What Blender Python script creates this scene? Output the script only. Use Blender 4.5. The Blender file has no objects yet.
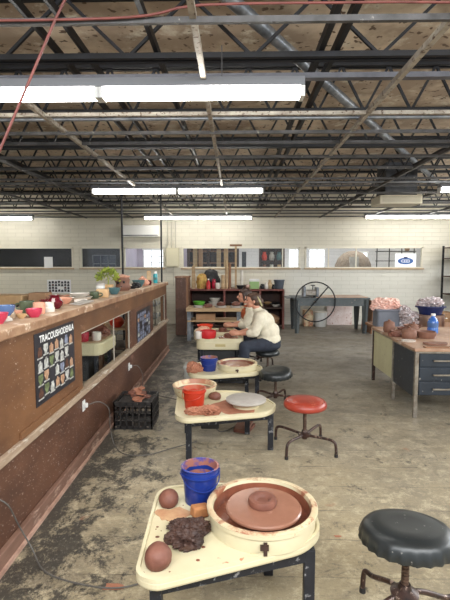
import bpy, bmesh, math, random
from mathutils import Vector, Matrix, noise, Euler
random.seed(7)
PI = math.pi
COL = bpy.context.scene.collection
R = math.radians

# ------------------------------------------------------------------ materials
def srgb(h):
    def f(c):
        c /= 255.0
        return c/12.92 if c <= .04045 else ((c+.055)/1.055)**2.4
    return (f(h[0]), f(h[1]), f(h[2]), 1)
MATS = {}
def pm(name, c1, c2=None, scale=6, rough=.6, metal=0.0, bump=0.0, bscale=None, specks=None, sscale=60, sth=.62,
       emit=0, trans=0, alpha=1.0, stretch=(1, 1, 1), smear=None, smscale=3, smth=.58, coat=0, mixlo=.35, mixhi=.65):
    """procedural surface: two tones mixed by noise, optional specks and smears"""
    if name in MATS: return MATS[name]
    m = bpy.data.materials.new(name); m.use_nodes = True
    nt = m.node_tree; N = nt.nodes; L = nt.links
    b = N['Principled BSDF']
    b.inputs['Roughness'].default_value = rough
    b.inputs['Metallic'].default_value = metal
    if trans: b.inputs['Transmission Weight'].default_value = trans
    if coat: b.inputs['Coat Weight'].default_value = coat
    b.inputs['Alpha'].default_value = alpha
    tc = N.new('ShaderNodeTexCoord'); mp = N.new('ShaderNodeMapping')
    mp.inputs['Scale'].default_value = stretch
    L.new(tc.outputs['Object'], mp.inputs['Vector'])
    def nz(s, det=6, ro=.6):
        n = N.new('ShaderNodeTexNoise'); n.inputs['Scale'].default_value = s
        n.inputs['Detail'].default_value = det; n.inputs['Roughness'].default_value = ro
        L.new(mp.outputs['Vector'], n.inputs['Vector']); return n
    def ramp(src, lo, hi):
        r = N.new('ShaderNodeMapRange'); r.inputs['From Min'].default_value = lo; r.inputs['From Max'].default_value = hi
        L.new(src, r.inputs['Value']); return r.outputs['Result']
    def mix(fac, a, c):
        x = N.new('ShaderNodeMix'); x.data_type = 'RGBA'
        L.new(fac, x.inputs['Factor'])
        if isinstance(a, tuple): x.inputs['A'].default_value = a
        else: L.new(a, x.inputs['A'])
        if isinstance(c, tuple): x.inputs['B'].default_value = c
        else: L.new(c, x.inputs['B'])
        return x.outputs['Result']
    col = srgb(c1)
    if c2: col = mix(ramp(nz(scale).outputs['Fac'], mixlo, mixhi), col, srgb(c2))
    if smear: col = mix(ramp(nz(smscale, 8, .7).outputs['Fac'], smth, smth+.08), col, srgb(smear))
    if specks: col = mix(ramp(nz(sscale, 2, .5).outputs['Fac'], sth, sth+.04), col, srgb(specks))
    if isinstance(col, tuple): b.inputs['Base Color'].default_value = col
    else: L.new(col, b.inputs['Base Color'])
    if emit:
        b.inputs['Emission Strength'].default_value = emit
        if isinstance(col, tuple): b.inputs['Emission Color'].default_value = col
        else: L.new(col, b.inputs['Emission Color'])
    if bump:
        bp = N.new('ShaderNodeBump'); bp.inputs['Strength'].default_value = bump; bp.inputs['Distance'].default_value = .01
        L.new(nz(bscale or scale*4).outputs['Fac'], bp.inputs['Height']); L.new(bp.outputs['Normal'], b.inputs['Normal'])
    MATS[name] = m
    return m

def floor_material():
    m = bpy.data.materials.new('worn_concrete_floor'); m.use_nodes = True
    nt = m.node_tree; N = nt.nodes; L = nt.links; b = N['Principled BSDF']
    tc = N.new('ShaderNodeTexCoord')
    def nz(s, det=8, ro=.65, st=(1, 1, 1), dist=0):
        mp = N.new('ShaderNodeMapping'); mp.inputs['Scale'].default_value = st
        L.new(tc.outputs['Object'], mp.inputs['Vector'])
        n = N.new('ShaderNodeTexNoise'); n.inputs['Scale'].default_value = s; n.inputs['Detail'].default_value = det
        n.inputs['Roughness'].default_value = ro; n.inputs['Distortion'].default_value = dist
        L.new(mp.outputs['Vector'], n.inputs['Vector']); return n.outputs['Fac']
    def mr(src, lo, hi, a=0, c=1):
        r = N.new('ShaderNodeMapRange'); r.inputs['From Min'].default_value = lo; r.inputs['From Max'].default_value = hi
        r.inputs['To Min'].default_value = a; r.inputs['To Max'].default_value = c
        L.new(src, r.inputs['Value']); return r.outputs['Result']
    def mix(fac, a, c):
        x = N.new('ShaderNodeMix'); x.data_type = 'RGBA'; L.new(fac, x.inputs['Factor'])
        if isinstance(a, tuple): x.inputs['A'].default_value = a
        else: L.new(a, x.inputs['A'])
        if isinstance(c, tuple): x.inputs['B'].default_value = c
        else: L.new(c, x.inputs['B'])
        return x.outputs['Result']
    def ma(op, a, c):
        x = N.new('ShaderNodeMath'); x.operation = op
        for i, v in enumerate((a, c)):
            if isinstance(v, (int, float)): x.inputs[i].default_value = v
            else: L.new(v, x.inputs[i])
        return x.outputs[0]
    sx = N.new('ShaderNodeSeparateXYZ'); L.new(tc.outputs['Object'], sx.inputs[0])
    col = mix(mr(nz(1.1), .38, .62), srgb((168, 153, 122)), srgb((138, 127, 105)))
    col = mix(mr(nz(7, 12, .85), .50, .58), col, srgb((188, 174, 144)))
    # further down the room the floor turns greyer
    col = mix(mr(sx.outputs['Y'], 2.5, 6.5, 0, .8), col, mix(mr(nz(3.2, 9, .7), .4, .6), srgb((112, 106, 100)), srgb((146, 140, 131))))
    # black worn patches: strong next to the partition, scattered elsewhere
    near = ma('MULTIPLY', mr(sx.outputs['X'], -1.3, -.3, .17, -.02), ma('GREATER_THAN', sx.outputs['X'], -1.32))
    dk = ma('ADD', nz(3.4, 12, .8, (1.3, 1, 1), .3), near)
    col = mix(mr(dk, .55, .62, 0, .92), col, srgb((46, 44, 42)))
    dk2 = nz(13, 12, .85, (.6, 1.4, 1), .6)
    col = mix(mr(dk2, .54, .62, 0, .55), col, srgb((70, 64, 58)))
    dk3 = nz(1.5, 8, .7, (.5, 1.6, 1), 1.2)
    col = mix(mr(dk3, .55, .68, 0, .5), col, srgb((88, 80, 70)))
    # pale clay dust flecks and reddish clay stains
    col = mix(mr(nz(26, 4, .7), .66, .72, 0, .7), col, srgb((196, 184, 162)))
    col = mix(mr(nz(3.7, 3, .5, (1, 1.3, 1)), .69, .74, 0, .6), col, srgb((160, 110, 84)))
    fine = nz(38, 12, .9, (.7, 1.5, 1))
    col = mix(mr(fine, .50, .60, 0, .42), col, srgb((84, 78, 66)))
    fine2 = nz(60, 6, .8, (1, .5, 1))
    col = mix(mr(fine2, .56, .64, 0, .4), col, srgb((196, 186, 164)))
    # board joints across the room
    w = ma('FRACT', ma('MULTIPLY', ma('ADD', sx.outputs['Y'], ma('MULTIPLY', nz(3), .04)), 3.1), 0)
    seam = ma('LESS_THAN', w, .025)
    col = mix(ma('MULTIPLY', seam, mr(nz(4), .4, .62, 0, .7)), col, srgb((60, 55, 50)))
    L.new(col, b.inputs['Base Color'])
    rg = mr(nz(2.5), .35, .65, .38, .62); L.new(rg, b.inputs['Roughness'])
    bp = N.new('ShaderNodeBump'); bp.inputs['Strength'].default_value = .35; bp.inputs['Distance'].default_value = .01
    L.new(nz(9, 10, .8), bp.inputs['Height']); L.new(bp.outputs['Normal'], b.inputs['Normal'])
    return m

def block_material(name, tone, low=None):
    m = bpy.data.materials.new(name); m.use_nodes = True
    nt = m.node_tree; N = nt.nodes; L = nt.links; b = N['Principled BSDF']
    tc = N.new('ShaderNodeTexCoord'); sx = N.new('ShaderNodeSeparateXYZ'); L.new(tc.outputs['Object'], sx.inputs[0])
    ad = N.new('ShaderNodeMath'); ad.operation = 'ADD'; L.new(sx.outputs['X'], ad.inputs[0]); L.new(sx.outputs['Y'], ad.inputs[1])
    cx = N.new('ShaderNodeCombineXYZ'); L.new(ad.outputs[0], cx.inputs['X']); L.new(sx.outputs['Z'], cx.inputs['Y'])
    br = N.new('ShaderNodeTexBrick'); L.new(cx.outputs[0], br.inputs['Vector'])
    br.inputs['Color1'].default_value = srgb(tone); br.inputs['Color2'].default_value = srgb([c-5 for c in tone])
    br.inputs['Mortar'].default_value = srgb([c-26 for c in tone]); br.inputs['Scale'].default_value = 1
    br.inputs['Brick Width'].default_value = .42; br.inputs['Row Height'].default_value = .105; br.inputs['Mortar Size'].default_value = .005
    br.inputs['Mortar Smooth'].default_value = .4
    nz = N.new('ShaderNodeTexNoise'); nz.inputs['Scale'].default_value = 2.2; nz.inputs['Detail'].default_value = 6
    L.new(tc.outputs['Object'], nz.inputs['Vector'])
    r = N.new('ShaderNodeMapRange'); r.inputs['From Min'].default_value = .45; r.inputs['From Max'].default_value = .8; r.inputs['To Max'].default_value = .5
    L.new(nz.outputs['Fac'], r.inputs['Value'])
    x = N.new('ShaderNodeMix'); x.data_type = 'RGBA'; L.new(r.outputs[0], x.inputs['Factor']); L.new(br.outputs['Color'], x.inputs['A'])
    x.inputs['B'].default_value = srgb([c-22 for c in tone])
    out = x.outputs['Result']
    if low:   # glazed bluish-white blocks on the lower right stretch
        a1 = N.new('ShaderNodeMapRange'); a1.inputs['From Min'].default_value = .9; a1.inputs['From Max'].default_value = 1.6; L.new(sx.outputs['X'], a1.inputs['Value'])
        a2 = N.new('ShaderNodeMapRange'); a2.inputs['From Min'].default_value = 1.9; a2.inputs['From Max'].default_value = 1.4; L.new(sx.outputs['Z'], a2.inputs['Value'])
        mu = N.new('ShaderNodeMath'); mu.operation = 'MULTIPLY'; L.new(a1.outputs[0], mu.inputs[0]); L.new(a2.outputs[0], mu.inputs[1])
        y = N.new('ShaderNodeMix'); y.data_type = 'RGBA'; y.blend_type = 'MULTIPLY'; L.new(mu.outputs[0], y.inputs['Factor']); L.new(out, y.inputs['A'])
        y.inputs['B'].default_value = low; out = y.outputs['Result']
    L.new(out, b.inputs['Base Color']); b.inputs['Roughness'].default_value = .45
    bp = N.new('ShaderNodeBump'); bp.inputs['Strength'].default_value = .5; bp.inputs['Distance'].default_value = .008; bp.invert = True
    L.new(br.outputs['Fac'], bp.inputs['Height']); L.new(bp.outputs['Normal'], b.inputs['Normal'])
    return m

M = {}
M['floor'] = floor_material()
M['block'] = block_material('painted_block_wall', (220, 214, 196), (.97, 1.01, 1.10, 1))
M['blockin'] = block_material('far_room_block_wall', (214, 212, 212))
M['lilac'] = pm('lilac_plaster', (188, 178, 190), (172, 162, 178), 3, .7)
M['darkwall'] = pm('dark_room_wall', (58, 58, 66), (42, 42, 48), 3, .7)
M['deck'] = pm('stained_roof_board', (214, 196, 172), (166, 148, 128), 1.3, .9, bump=.4, smear=(212, 204, 186), smscale=3.2, smth=.55, specks=(104, 86, 70), sscale=14, sth=.63, mixlo=.42, mixhi=.56)
M['ceil'] = pm('far_ceiling', (170, 166, 160), None)
M['joist'] = pm('dark_joist_paint', (30, 30, 34), (18, 18, 20), 8, .5, metal=.3, smear=(92, 90, 92), smscale=14, smth=.66)
M['tee'] = pm('grey_grid_steel', (92, 90, 90), (66, 65, 64), 9, .45, metal=.35, smear=(160, 156, 146), smscale=12, smth=.62)
M['teepale'] = pm('pale_grid_steel', (178, 170, 156), (140, 130, 118), 12, .5, metal=.1, specks=(96, 78, 64), sscale=40, sth=.6)
M['galv'] = pm('galvanised_steel', (150, 154, 158), (98, 102, 108), 7, .38, metal=.6)
M['ply'] = pm('brown_stained_plywood', (122, 84, 54), (94, 62, 40), 2.2, .5, stretch=(1, .7, 1.6), specks=(190, 170, 152), sscale=75, sth=.69, smear=(150, 112, 86), smscale=2.6, smth=.62, bump=.15)
M['plydark'] = pm('reddish_stained_plywood', (102, 68, 50), (76, 48, 36), 2.6, .5, stretch=(1, .7, 1.6), specks=(190, 172, 160), sscale=80, sth=.675, smear=(134, 98, 84), smscale=3, smth=.60)
M['cap'] = pm('dusty_cap_board', (196, 172, 146), (166, 132, 104), 5, .7, stretch=(1, .6, 1), smear=(222, 208, 190), smscale=4, smth=.55)
M['capedge'] = pm('worn_cap_edge', (170, 136, 106), (132, 96, 70), 7, .65, stretch=(1, .8, 1), smear=(212, 192, 170), smscale=9, smth=.57)
M['rail'] = pm('pale_worn_rail', (180, 160, 138), (142, 118, 96), 6, .6, stretch=(1, .5, 3), smear=(208, 198, 182), smscale=6, smth=.56)
M['skirt'] = pm('clay_stained_baseboard', (132, 100, 84), (104, 74, 60), 5, .6, stretch=(1, .5, 2), smear=(186, 158, 140), smscale=5, smth=.56)
M['glass'] = None
M['cream'] = pm('cream_plastic', (206, 196, 164), (198, 186, 150), 3, .38, specks=(176, 120, 88), sscale=22, sth=.70, smear=(196, 164, 128), smscale=5, smth=.70)
M['creamclay'] = pm('cream_plastic_smeared', (206, 194, 160), (188, 160, 126), 6, .4, smear=(150, 98, 72), smscale=7, smth=.51)
M['clayrim'] = pm('clay_smeared_cream', (214, 196, 158), (168, 112, 84), 7, .45, mixlo=.42, mixhi=.58)
M['slurry'] = pm('wet_red_clay', (136, 82, 62), (104, 58, 42), 6, .28, bump=.3, bscale=14, smear=(164, 112, 90), smscale=8, smth=.6)
M['head'] = pm('clay_coated_wheel_head', (150, 106, 86), (132, 90, 72), 4, .25, smear=(176, 138, 120), smscale=4, smth=.56)
M['clay'] = pm('red_clay', (124, 78, 62), (100, 60, 48), 9, .62, bump=.35, bscale=22)
M['claydry'] = pm('dry_red_clay', (176, 120, 94), (148, 94, 70), 9, .8, bump=.4, bscale=20)
M['terra'] = pm('leather_hard_terracotta', (134, 94, 76), (112, 76, 60), 8, .65)
M['bat'] = pm('grey_plaster_bat', (174, 168, 160), (158, 150, 142), 6, .7)
M['leg'] = pm('black_spattered_steel', (34, 36, 44), (24, 26, 32), 8, .4, metal=.2, smear=(150, 150, 152), smscale=26, smth=.57)
M['black'] = pm('black_rubber', (26, 26, 28), (38, 38, 40), 8, .5)
M['blackpl'] = pm('black_crate_plastic', (32, 31, 31), (48, 44, 42), 8, .5, specks=(130, 116, 104), sscale=50, sth=.66)
M['blue'] = pm('blue_plastic', (26, 52, 128), (20, 38, 104), 4, .32, smear=(120, 116, 148), smscale=9, smth=.64)
M['bluein'] = pm('clay_smeared_blue', (44, 62, 140), (148, 96, 84), 6, .4, mixlo=.45, mixhi=.52)
M['red'] = pm('red_plastic', (188, 58, 34), (170, 46, 26), 4, .32, smear=(206, 130, 104), smscale=9, smth=.66)
M['redin'] = pm('clay_smeared_red', (190, 66, 40), (176, 118, 92), 6, .4)
M['rag'] = pm('dark_wet_cloth', (74, 48, 38), (44, 28, 24), 7, .6, bump=.4)
M['sponge'] = pm('tan_sponge', (178, 122, 76), (150, 96, 58), 12, .8, bump=.4)
M['blackseat'] = pm('black_vinyl', (24, 27, 28), (36, 40, 41), 4, .36, specks=(110, 108, 104), sscale=40, sth=.70)
M['redseat'] = pm('red_vinyl', (164, 64, 46), (142, 52, 38), 4, .36, smear=(206, 132, 106), smscale=5, smth=.6)
M['stoolmetal'] = pm('rusty_brown_steel', (74, 52, 44), (40, 30, 28), 14, .38, metal=.3, smear=(160, 138, 124), smscale=30, smth=.57)
M['threads'] = pm('worn_screw_steel', (120, 96, 82), (70, 54, 46), 24, .4, metal=.5)
M['white'] = pm('white_enamel', (236, 234, 228), None, rough=.4)
M['whiteplastic'] = pm('white_plastic', (226, 226, 222), (206, 206, 202), 5, .4)
M['tube'] = pm('fluorescent_glow', (255, 253, 246), None, emit=15)
M['paper'] = pm('white_paper', (232, 232, 230), None, rough=.8)
M['card'] = pm('glowing_white_card', (236, 236, 238), None, rough=.7, emit=.25)  # card also glows faintly by itself, brightening it in the window
M['posterblack'] = pm('black_poster_paper', (36, 36, 42), (48, 48, 56), 5, .4)
M['pic1'] = pm('printed_pale_grey', (206, 206, 200), (140, 140, 136), 30, .5)
M['pic2'] = pm('printed_dark_brown', (110, 72, 56), (60, 44, 40), 40, .5)
M['pic3'] = pm('printed_green', (124, 138, 96), (80, 88, 60), 40, .5)
M['pic4'] = pm('printed_tan', (196, 160, 130), (150, 110, 84), 40, .5)
M['pic5'] = pm('printed_blue_grey', (150, 158, 178), (100, 104, 126), 40, .5)
M['greytable'] = pm('blue_grey_painted_wood', (86, 92, 94), (68, 74, 76), 4, .5, stretch=(1, 1, 1), specks=(170, 150, 136), sscale=30, sth=.68)
M['woodtan'] = pm('pale_pine', (196, 168, 130), (168, 138, 102), 3, .6, stretch=(.6, 4, 4))
M['woodmid'] = pm('mid_brown_wood', (150, 106, 74), (120, 82, 56), 3, .6, stretch=(1, 3, 1), smear=(182, 152, 128), smscale=4, smth=.58)
M['wooddark'] = pm('dark_brown_wood', (84, 56, 42), (62, 42, 34), 3, .6, stretch=(4, 4, .6))
M['redbrown'] = pm('red_brown_shelf_wood', (122, 62, 50), (96, 48, 40), 4, .55, specks=(176, 150, 138), sscale=40, sth=.68)
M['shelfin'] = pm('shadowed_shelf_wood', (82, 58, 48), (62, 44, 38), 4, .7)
M['deskcream'] = pm('cream_desk_steel', (206, 202, 164), (192, 186, 148), 3, .42, specks=(140, 120, 96), sscale=36, sth=.69)
M['deskblack'] = pm('black_desk_steel', (44, 52, 62), (34, 40, 48), 3, .35, smear=(92, 98, 104), smscale=6, smth=.62, specks=(150, 146, 140), sscale=30, sth=.68)
M['chrome'] = pm('dull_chrome', (176, 170, 160), (130, 120, 110), 14, .3, metal=.8)
M['desktop'] = pm('clay_dusted_desk_top', (182, 150, 126), (154, 118, 94), 3, .5, smear=(206, 186, 168), smscale=4, smth=.56)
M['pinkplastic'] = pm('pink_plastic_film', (238, 200, 186), (224, 174, 158), 9, .3, bump=.6, bscale=16)
M['clearplastic'] = pm('clear_plastic_film', (210, 204, 206), (172, 146, 142), 10, .22, bump=.7, bscale=16, smear=(232, 232, 238), smscale=10, smth=.55)
M['greytub'] = pm('grey_plastic_tub', (120, 124, 134), (104, 108, 118), 3, .45)
M['navy'] = pm('navy_plastic', (34, 46, 96), (26, 34, 72), 4, .35)
M['steelpot'] = pm('brushed_steel_pot', (184, 166, 158), (160, 124, 108), 3, .38, metal=.9)
M['bluewater'] = pm('blue_translucent_plastic', (60, 110, 196), (90, 140, 214), 6, .2, trans=.25)
M['heater'] = pm('beige_heater_enamel', (200, 192, 170), None, rough=.5)
M['panelbox'] = pm('yellowed_panel_box', (206, 198, 168), None, rough=.5)
M['orangered'] = pm('orange_red_glaze', (206, 62, 38), None, rough=.3)
M['glred'] = pm('crimson_glaze', (178, 36, 62), (150, 28, 50), 4, .2)
M['glpink'] = pm('pink_glaze', (194, 62, 88), (172, 46, 70), 4, .3)
M['glmaroon'] = pm('maroon_glaze', (104, 24, 36), (80, 18, 28), 4, .12)
M['glwhite'] = pm('white_glaze', (226, 220, 210), (206, 198, 186), 4, .25)
M['glblue'] = pm('blue_glaze', (66, 96, 142), (90, 116, 156), 6, .25)
M['glgreen'] = pm('olive_glaze', (84, 92, 66), (50, 62, 46), 12, .3)
M['glteal'] = pm('teal_glaze', (88, 122, 122), (64, 92, 98), 8, .3)
M['gltan'] = pm('tan_bisque', (206, 172, 128), (188, 150, 106), 6, .6)
M['bisque'] = pm('pink_bisque', (214, 160, 134), (196, 138, 112), 6, .7)
M['limegreen'] = pm('lime_green_glaze', (110, 190, 70), None, rough=.3)
M['leaf'] = pm('yellow_green_leaf', (168, 176, 74), (110, 130, 50), 9, .5)
M['teal'] = pm('teal_plastic', (32, 150, 160), None, rough=.3)
M['cardboard'] = pm('brown_cardboard', (176, 138, 104), (160, 122, 90), 5, .8)
M['skin'] = pm('light_skin', (206, 150, 124), (196, 138, 112), 8, .5)
M['shirt'] = pm('cream_knit_cotton', (226, 218, 196), (212, 202, 178), 12, .85, bump=.25, bscale=60)
M['jeans'] = pm('dark_navy_denim', (44, 50, 62), (34, 38, 50), 14, .85)
M['hairbrown'] = pm('brown_hair', (84, 58, 42), (56, 38, 28), 14, .5, stretch=(1, 1, .3), bump=.5)
M['hairdark'] = pm('dark_brown_hair', (70, 48, 38), (46, 32, 26), 14, .5, stretch=(1, 1, .3), bump=.5)
M['hairpale'] = pm('pale_green_scrunchie', (178, 184, 150), (150, 156, 120), 14, .8, bump=.5)
M['orangetop'] = pm('orange_apron_cloth', (186, 96, 52), (150, 70, 40), 10, .8)
M['shoe'] = pm('dark_shoe', (46, 44, 46), None, rough=.6)
M['eye'] = pm('eye_dark', (40, 28, 24), None, rough=.2)
M['lip'] = pm('lip_pink', (176, 98, 88), None, rough=.5)
M['daylight'] = pm('daylight_pane', (236, 242, 255), None, emit=1.3)
M['cord'] = pm('grey_cord', (104, 100, 94), (84, 80, 76), 12, .6)
M['redhose'] = pm('faded_red_hose', (120, 62, 54), (92, 44, 38), 10, .55)
M['stone'] = pm('mottled_kiln_stone', (150, 132, 112), (112, 98, 84), 12, .85, bump=.4)
M['emblemblue'] = pm('printed_blue_emblem', (44, 92, 160), None, rough=.5)
M['greenbox'] = pm('pale_green_box', (150, 182, 120), None, rough=.6)
M['redlabel'] = pm('red_bottle', (190, 36, 40), None, rough=.4)
M['bluepaint'] = pm('blue_paint_mark', (84, 84, 128), None, rough=.7)
def glass_mat(name, tint, mixf):
    m = bpy.data.materials.new(name); m.use_nodes = True
    nt = m.node_tree; N = nt.nodes; L = nt.links; N.remove(N['Principled BSDF'])
    tr = N.new('ShaderNodeBsdfTransparent'); tr.inputs[0].default_value = tint
    gl = N.new('ShaderNodeBsdfGlossy'); gl.inputs['Roughness'].default_value = .05
    mx = N.new('ShaderNodeMixShader'); mx.inputs[0].default_value = mixf
    L.new(tr.outputs[0], mx.inputs[1]); L.new(gl.outputs[0], mx.inputs[2]); L.new(mx.outputs[0], N['Material Output'].inputs[0])
    return m
M['glass'] = glass_mat('window_glass', (.95, .97, .97, 1), .03)
M['glassdusty'] = glass_mat('dusty_screen_glass', (.97, .98, .97, 1), .025)
M['plasticfilm'] = glass_mat('thin_clear_bag', (.9, .88, .9, 1), .3)

# ------------------------------------------------------------------ mesh builder
class MB:
    def __init__(s): s.bm = bmesh.new(); s.mi = 0
    def _tag(s, faces):
        for f in faces: f.material_index = s.mi
    def box(s, c, d, rot=None, taper=None):
        mt = Matrix.Translation(c)
        if rot is not None: mt = mt @ Euler(rot).to_matrix().to_4x4()
        mt = mt @ Matrix.Diagonal((d[0], d[1], d[2], 1))
        r = bmesh.ops.create_cube(s.bm, size=1, matrix=mt)
        s._tag({f for v in r['verts'] for f in v.link_faces}); return s
    def b(s, x0, x1, y0, y1, z0, z1):
        return s.box(((x0+x1)/2, (y0+y1)/2, (z0+z1)/2), (abs(x1-x0), abs(y1-y0), abs(z1-z0)))
    def cyl(s, p, q, r1, r2=None, seg=16):
        p = Vector(p); q = Vector(q); d = q-p
        if d.length < 1e-6: return s
        mt = Matrix.Translation((p+q)/2) @ d.to_track_quat('Z', 'Y').to_matrix().to_4x4()
        r = bmesh.ops.create_cone(s.bm, cap_ends=True, segments=seg, radius1=r1, radius2=r1 if r2 is None else r2, depth=d.length, matrix=mt)
        s._tag({f for v in r['verts'] for f in v.link_faces}); return s
    def bar(s, p, q, w, h):
        p = Vector(p); q = Vector(q); d = q-p
        mt = Matrix.Translation((p+q)/2) @ d.to_track_quat('Z', 'Y').to_matrix().to_4x4() @ Matrix.Diagonal((w, h, d.length, 1))
        r = bmesh.ops.create_cube(s.bm, size=1, matrix=mt)
        s._tag({f for v in r['verts'] for f in v.link_faces}); return s
    def ell(s, c, r, seg=20, rot=None):
        if isinstance(r, (int, float)): r = (r, r, r)
        mt = Matrix.Translation(c)
        if rot is not None: mt = mt @ Euler(rot).to_matrix().to_4x4()
        mt = mt @ Matrix.Diagonal((r[0], r[1], r[2], 1))
        q = bmesh.ops.create_uvsphere(s.bm, u_segments=seg, v_segments=max(8, seg*2//3), radius=1, matrix=mt)
        s._tag({f for v in q['verts'] for f in v.link_faces}); return s
    def limb(s, pts, rad, seg=14):
        """round tapering chain (merged later by a voxel remesh)"""
        for i, p in enumerate(pts):
            s.ell(p, rad[i], 14)
            if i: s.cyl(pts[i-1], p, rad[i-1], rad[i], seg)
        return s
    def lump(s, c, r, amp=.25, freq=1.2, sub=4, seed=0, flat=True, ridged=False):
        if isinstance(r, (int, float)): r = (r, r, r)
        q = bmesh.ops.create_icosphere(s.bm, subdivisions=sub, radius=1)
        off = Vector((seed*3.17, seed*1.3, seed*7.7))
        for v in q['verts']:
            n = noise.fractal(v.co*freq+off, .9, 2.1, 2 if ridged else 4)
            if ridged: n = 1.0-2.2*abs(n)-.4
            k = 1+amp*n
            v.co = Vector((v.co.x*k*r[0], v.co.y*k*r[1], v.co.z*k*r[2]))
            if flat and v.co.z < -r[2]*.62: v.co.z = -r[2]*.62
            v.co += Vector(c)+Vector((0, 0, r[2]*.62 if flat else 0))
        s._tag({f for v in q['verts'] for f in v.link_faces}); return s
    def lathe(s, prof, c=(0, 0, 0), seg=32, squash=1.0, wob=0, seed=0, ruffle=None):
        """prof: list of (r, z); r=0 closes"""
        rows = []
        for k, (r, z) in enumerate(prof):
            if r < 1e-5: rows.append([s.bm.verts.new((c[0], c[1], c[2]+z))]); continue
            row = []
            for i in range(seg):
                a = 2*PI*i/seg
                rr = r
                if wob: rr *= 1+wob*noise.noise(Vector((math.cos(a)*1.5+seed*5, math.sin(a)*1.5, z*8)))
                if ruffle and k in ruffle: rr *= 1+ruffle[k]*(.5+.5*math.cos(a*seg/4))
                row.append(s.bm.verts.new((c[0]+rr*math.cos(a), c[1]+rr*math.sin(a)*squash, c[2]+z)))
            rows.append(row)
        for A, B in zip(rows, rows[1:]):
            for i in range(seg):
                j = (i+1) % seg
                try:
                    if len(A) == 1 and len(B) == 1: break
                    if len(A) == 1: f = s.bm.faces.new((A[0], B[j], B[i]))
                    elif len(B) == 1: f = s.bm.faces.new((A[i], A[j], B[0]))
                    else: f = s.bm.faces.new((A[i], A[j], B[j], B[i]))
                    f.material_index = s.mi
                except ValueError: pass
        return s
    def tube(s, pts, r, seg=10, smooth=4):
        P = [Vector(p) for p in pts]
        if smooth and len(P) > 2:
            Q = []
            for i in range(len(P)-1):
                p0 = P[max(i-1, 0)]; p1 = P[i]; p2 = P[i+1]; p3 = P[min(i+2, len(P)-1)]
                for k in range(smooth):
                    t = k/smooth
                    Q.append(.5*((2*p1)+(-p0+p2)*t+(2*p0-5*p1+4*p2-p3)*t*t+(-p0+3*p1-3*p2+p3)*t**3))
            Q.append(P[-1]); P = Q
        rings = []; up = Vector((0, 0, 1))
        prev = None
        for i, p in enumerate(P):
            d = (P[min(i+1, len(P)-1)]-P[max(i-1, 0)]).normalized()
            if prev is None:
                x = d.cross(up if abs(d.z) < .9 else Vector((1, 0, 0))).normalized()
            else: x = (prev-d*prev.dot(d)).normalized()
            prev = x; y = d.cross(x)
            rr = r[min(i*len(r)//len(P), len(r)-1)] if isinstance(r, (list, tuple)) else r
            rings.append([s.bm.verts.new(p+x*rr*math.cos(2*PI*k/seg)+y*rr*math.sin(2*PI*k/seg)) for k in range(seg)])
        for A, B in zip(rings, rings[1:]):
            for k in range(seg):
                f = s.bm.faces.new((A[k], A[(k+1) % seg], B[(k+1) % seg], B[k])); f.material_index = s.mi
        for e in (rings[0][::-1], rings[-1]):
            f = s.bm.faces.new(e); f.material_index = s.mi
        return s
    def prism(s, poly, z0, z1):
        lo = [s.bm.verts.new((p[0], p[1], z0)) for p in poly]; hi = [s.bm.verts.new((p[0], p[1], z1)) for p in poly]
        fs = [s.bm.faces.new(lo[::-1]), s.bm.faces.new(hi)]
        n = len(poly)
        for i in range(n): fs.append(s.bm.faces.new((lo[i], lo[(i+1) % n], hi[(i+1) % n], hi[i])))
        s._tag(fs); return s
    def quad(s, a, b, c, d):
        f = s.bm.faces.new([s.bm.verts.new(p) for p in (a, b, c, d)]); f.material_index = s.mi; return s
    def build(s, name, mat, parent=None, loc=(0, 0, 0), rz=0, smooth=False, bevel=0, subsurf=0, remesh=0, smoothing=0, label=None):
        me = bpy.data.meshes.new(name)
        bmesh.ops.recalc_face_normals(s.bm, faces=s.bm.faces[:])
        s.bm.to_mesh(me); s.bm.free()
        for m in (mat if isinstance(mat, (list, tuple)) else [mat]): me.materials.append(m)
        if smooth:
            for p in me.polygons: p.use_smooth = True
        o = bpy.data.objects.new(name, me); COL.objects.link(o)
        o.location = loc; o.rotation_euler = (0, 0, rz)
        if parent: o.parent = parent
        if remesh:
            md = o.modifiers.new('r', 'REMESH'); md.mode = 'VOXEL'; md.voxel_size = remesh; md.use_smooth_shade = True
            if smoothing:
                sm = o.modifiers.new('s', 'SMOOTH'); sm.iterations = smoothing; sm.factor = .5
        if bevel:
            bv = o.modifiers.new('b', 'BEVEL'); bv.width = bevel; bv.segments = 2; bv.limit_method = 'ANGLE'; bv.angle_limit = R(40)
        if subsurf:
            ss = o.modifiers.new('ss', 'SUBSURF'); ss.levels = subsurf; ss.render_levels = subsurf
        if smooth and not remesh and not subsurf:
            try:
                for e in me.edges: pass
                me.set_sharp_from_angle(angle=R(42))
            except Exception: pass
        if label: o['label'] = label
        return o

def thing(name, label, cat, loc=(0, 0, 0), rz=0, group=None):
    o = bpy.data.objects.new(name, None); o.empty_display_size = .1; COL.objects.link(o)
    o.location = loc; o.rotation_euler = (0, 0, rz); o['label'] = label; o['category'] = cat
    if group: o['group'] = group
    return o
def tag(o, label, cat, group=None, kind=None):
    o['label'] = label; o['category'] = cat
    if group: o['group'] = group
    if kind: o['kind'] = kind
    return o
def struct(o): o['kind'] = 'structure'; return o
def sroot(name, loc=(0, 0, 0)):
    o = bpy.data.objects.new(name, None); COL.objects.link(o); o.location = loc; o['kind'] = 'structure'; return o
def dup(root, loc, rz, label, group=None):
    r = root.copy(); COL.objects.link(r); r.location = loc; r.rotation_euler = (0, 0, rz); r['label'] = label
    if group: r['group'] = group
    for ch in list(root.children):
        c = ch.copy(); COL.objects.link(c); c.parent = r
        for g in list(ch.children):
            d = g.copy(); COL.objects.link(d); d.parent = c
    return r
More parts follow.
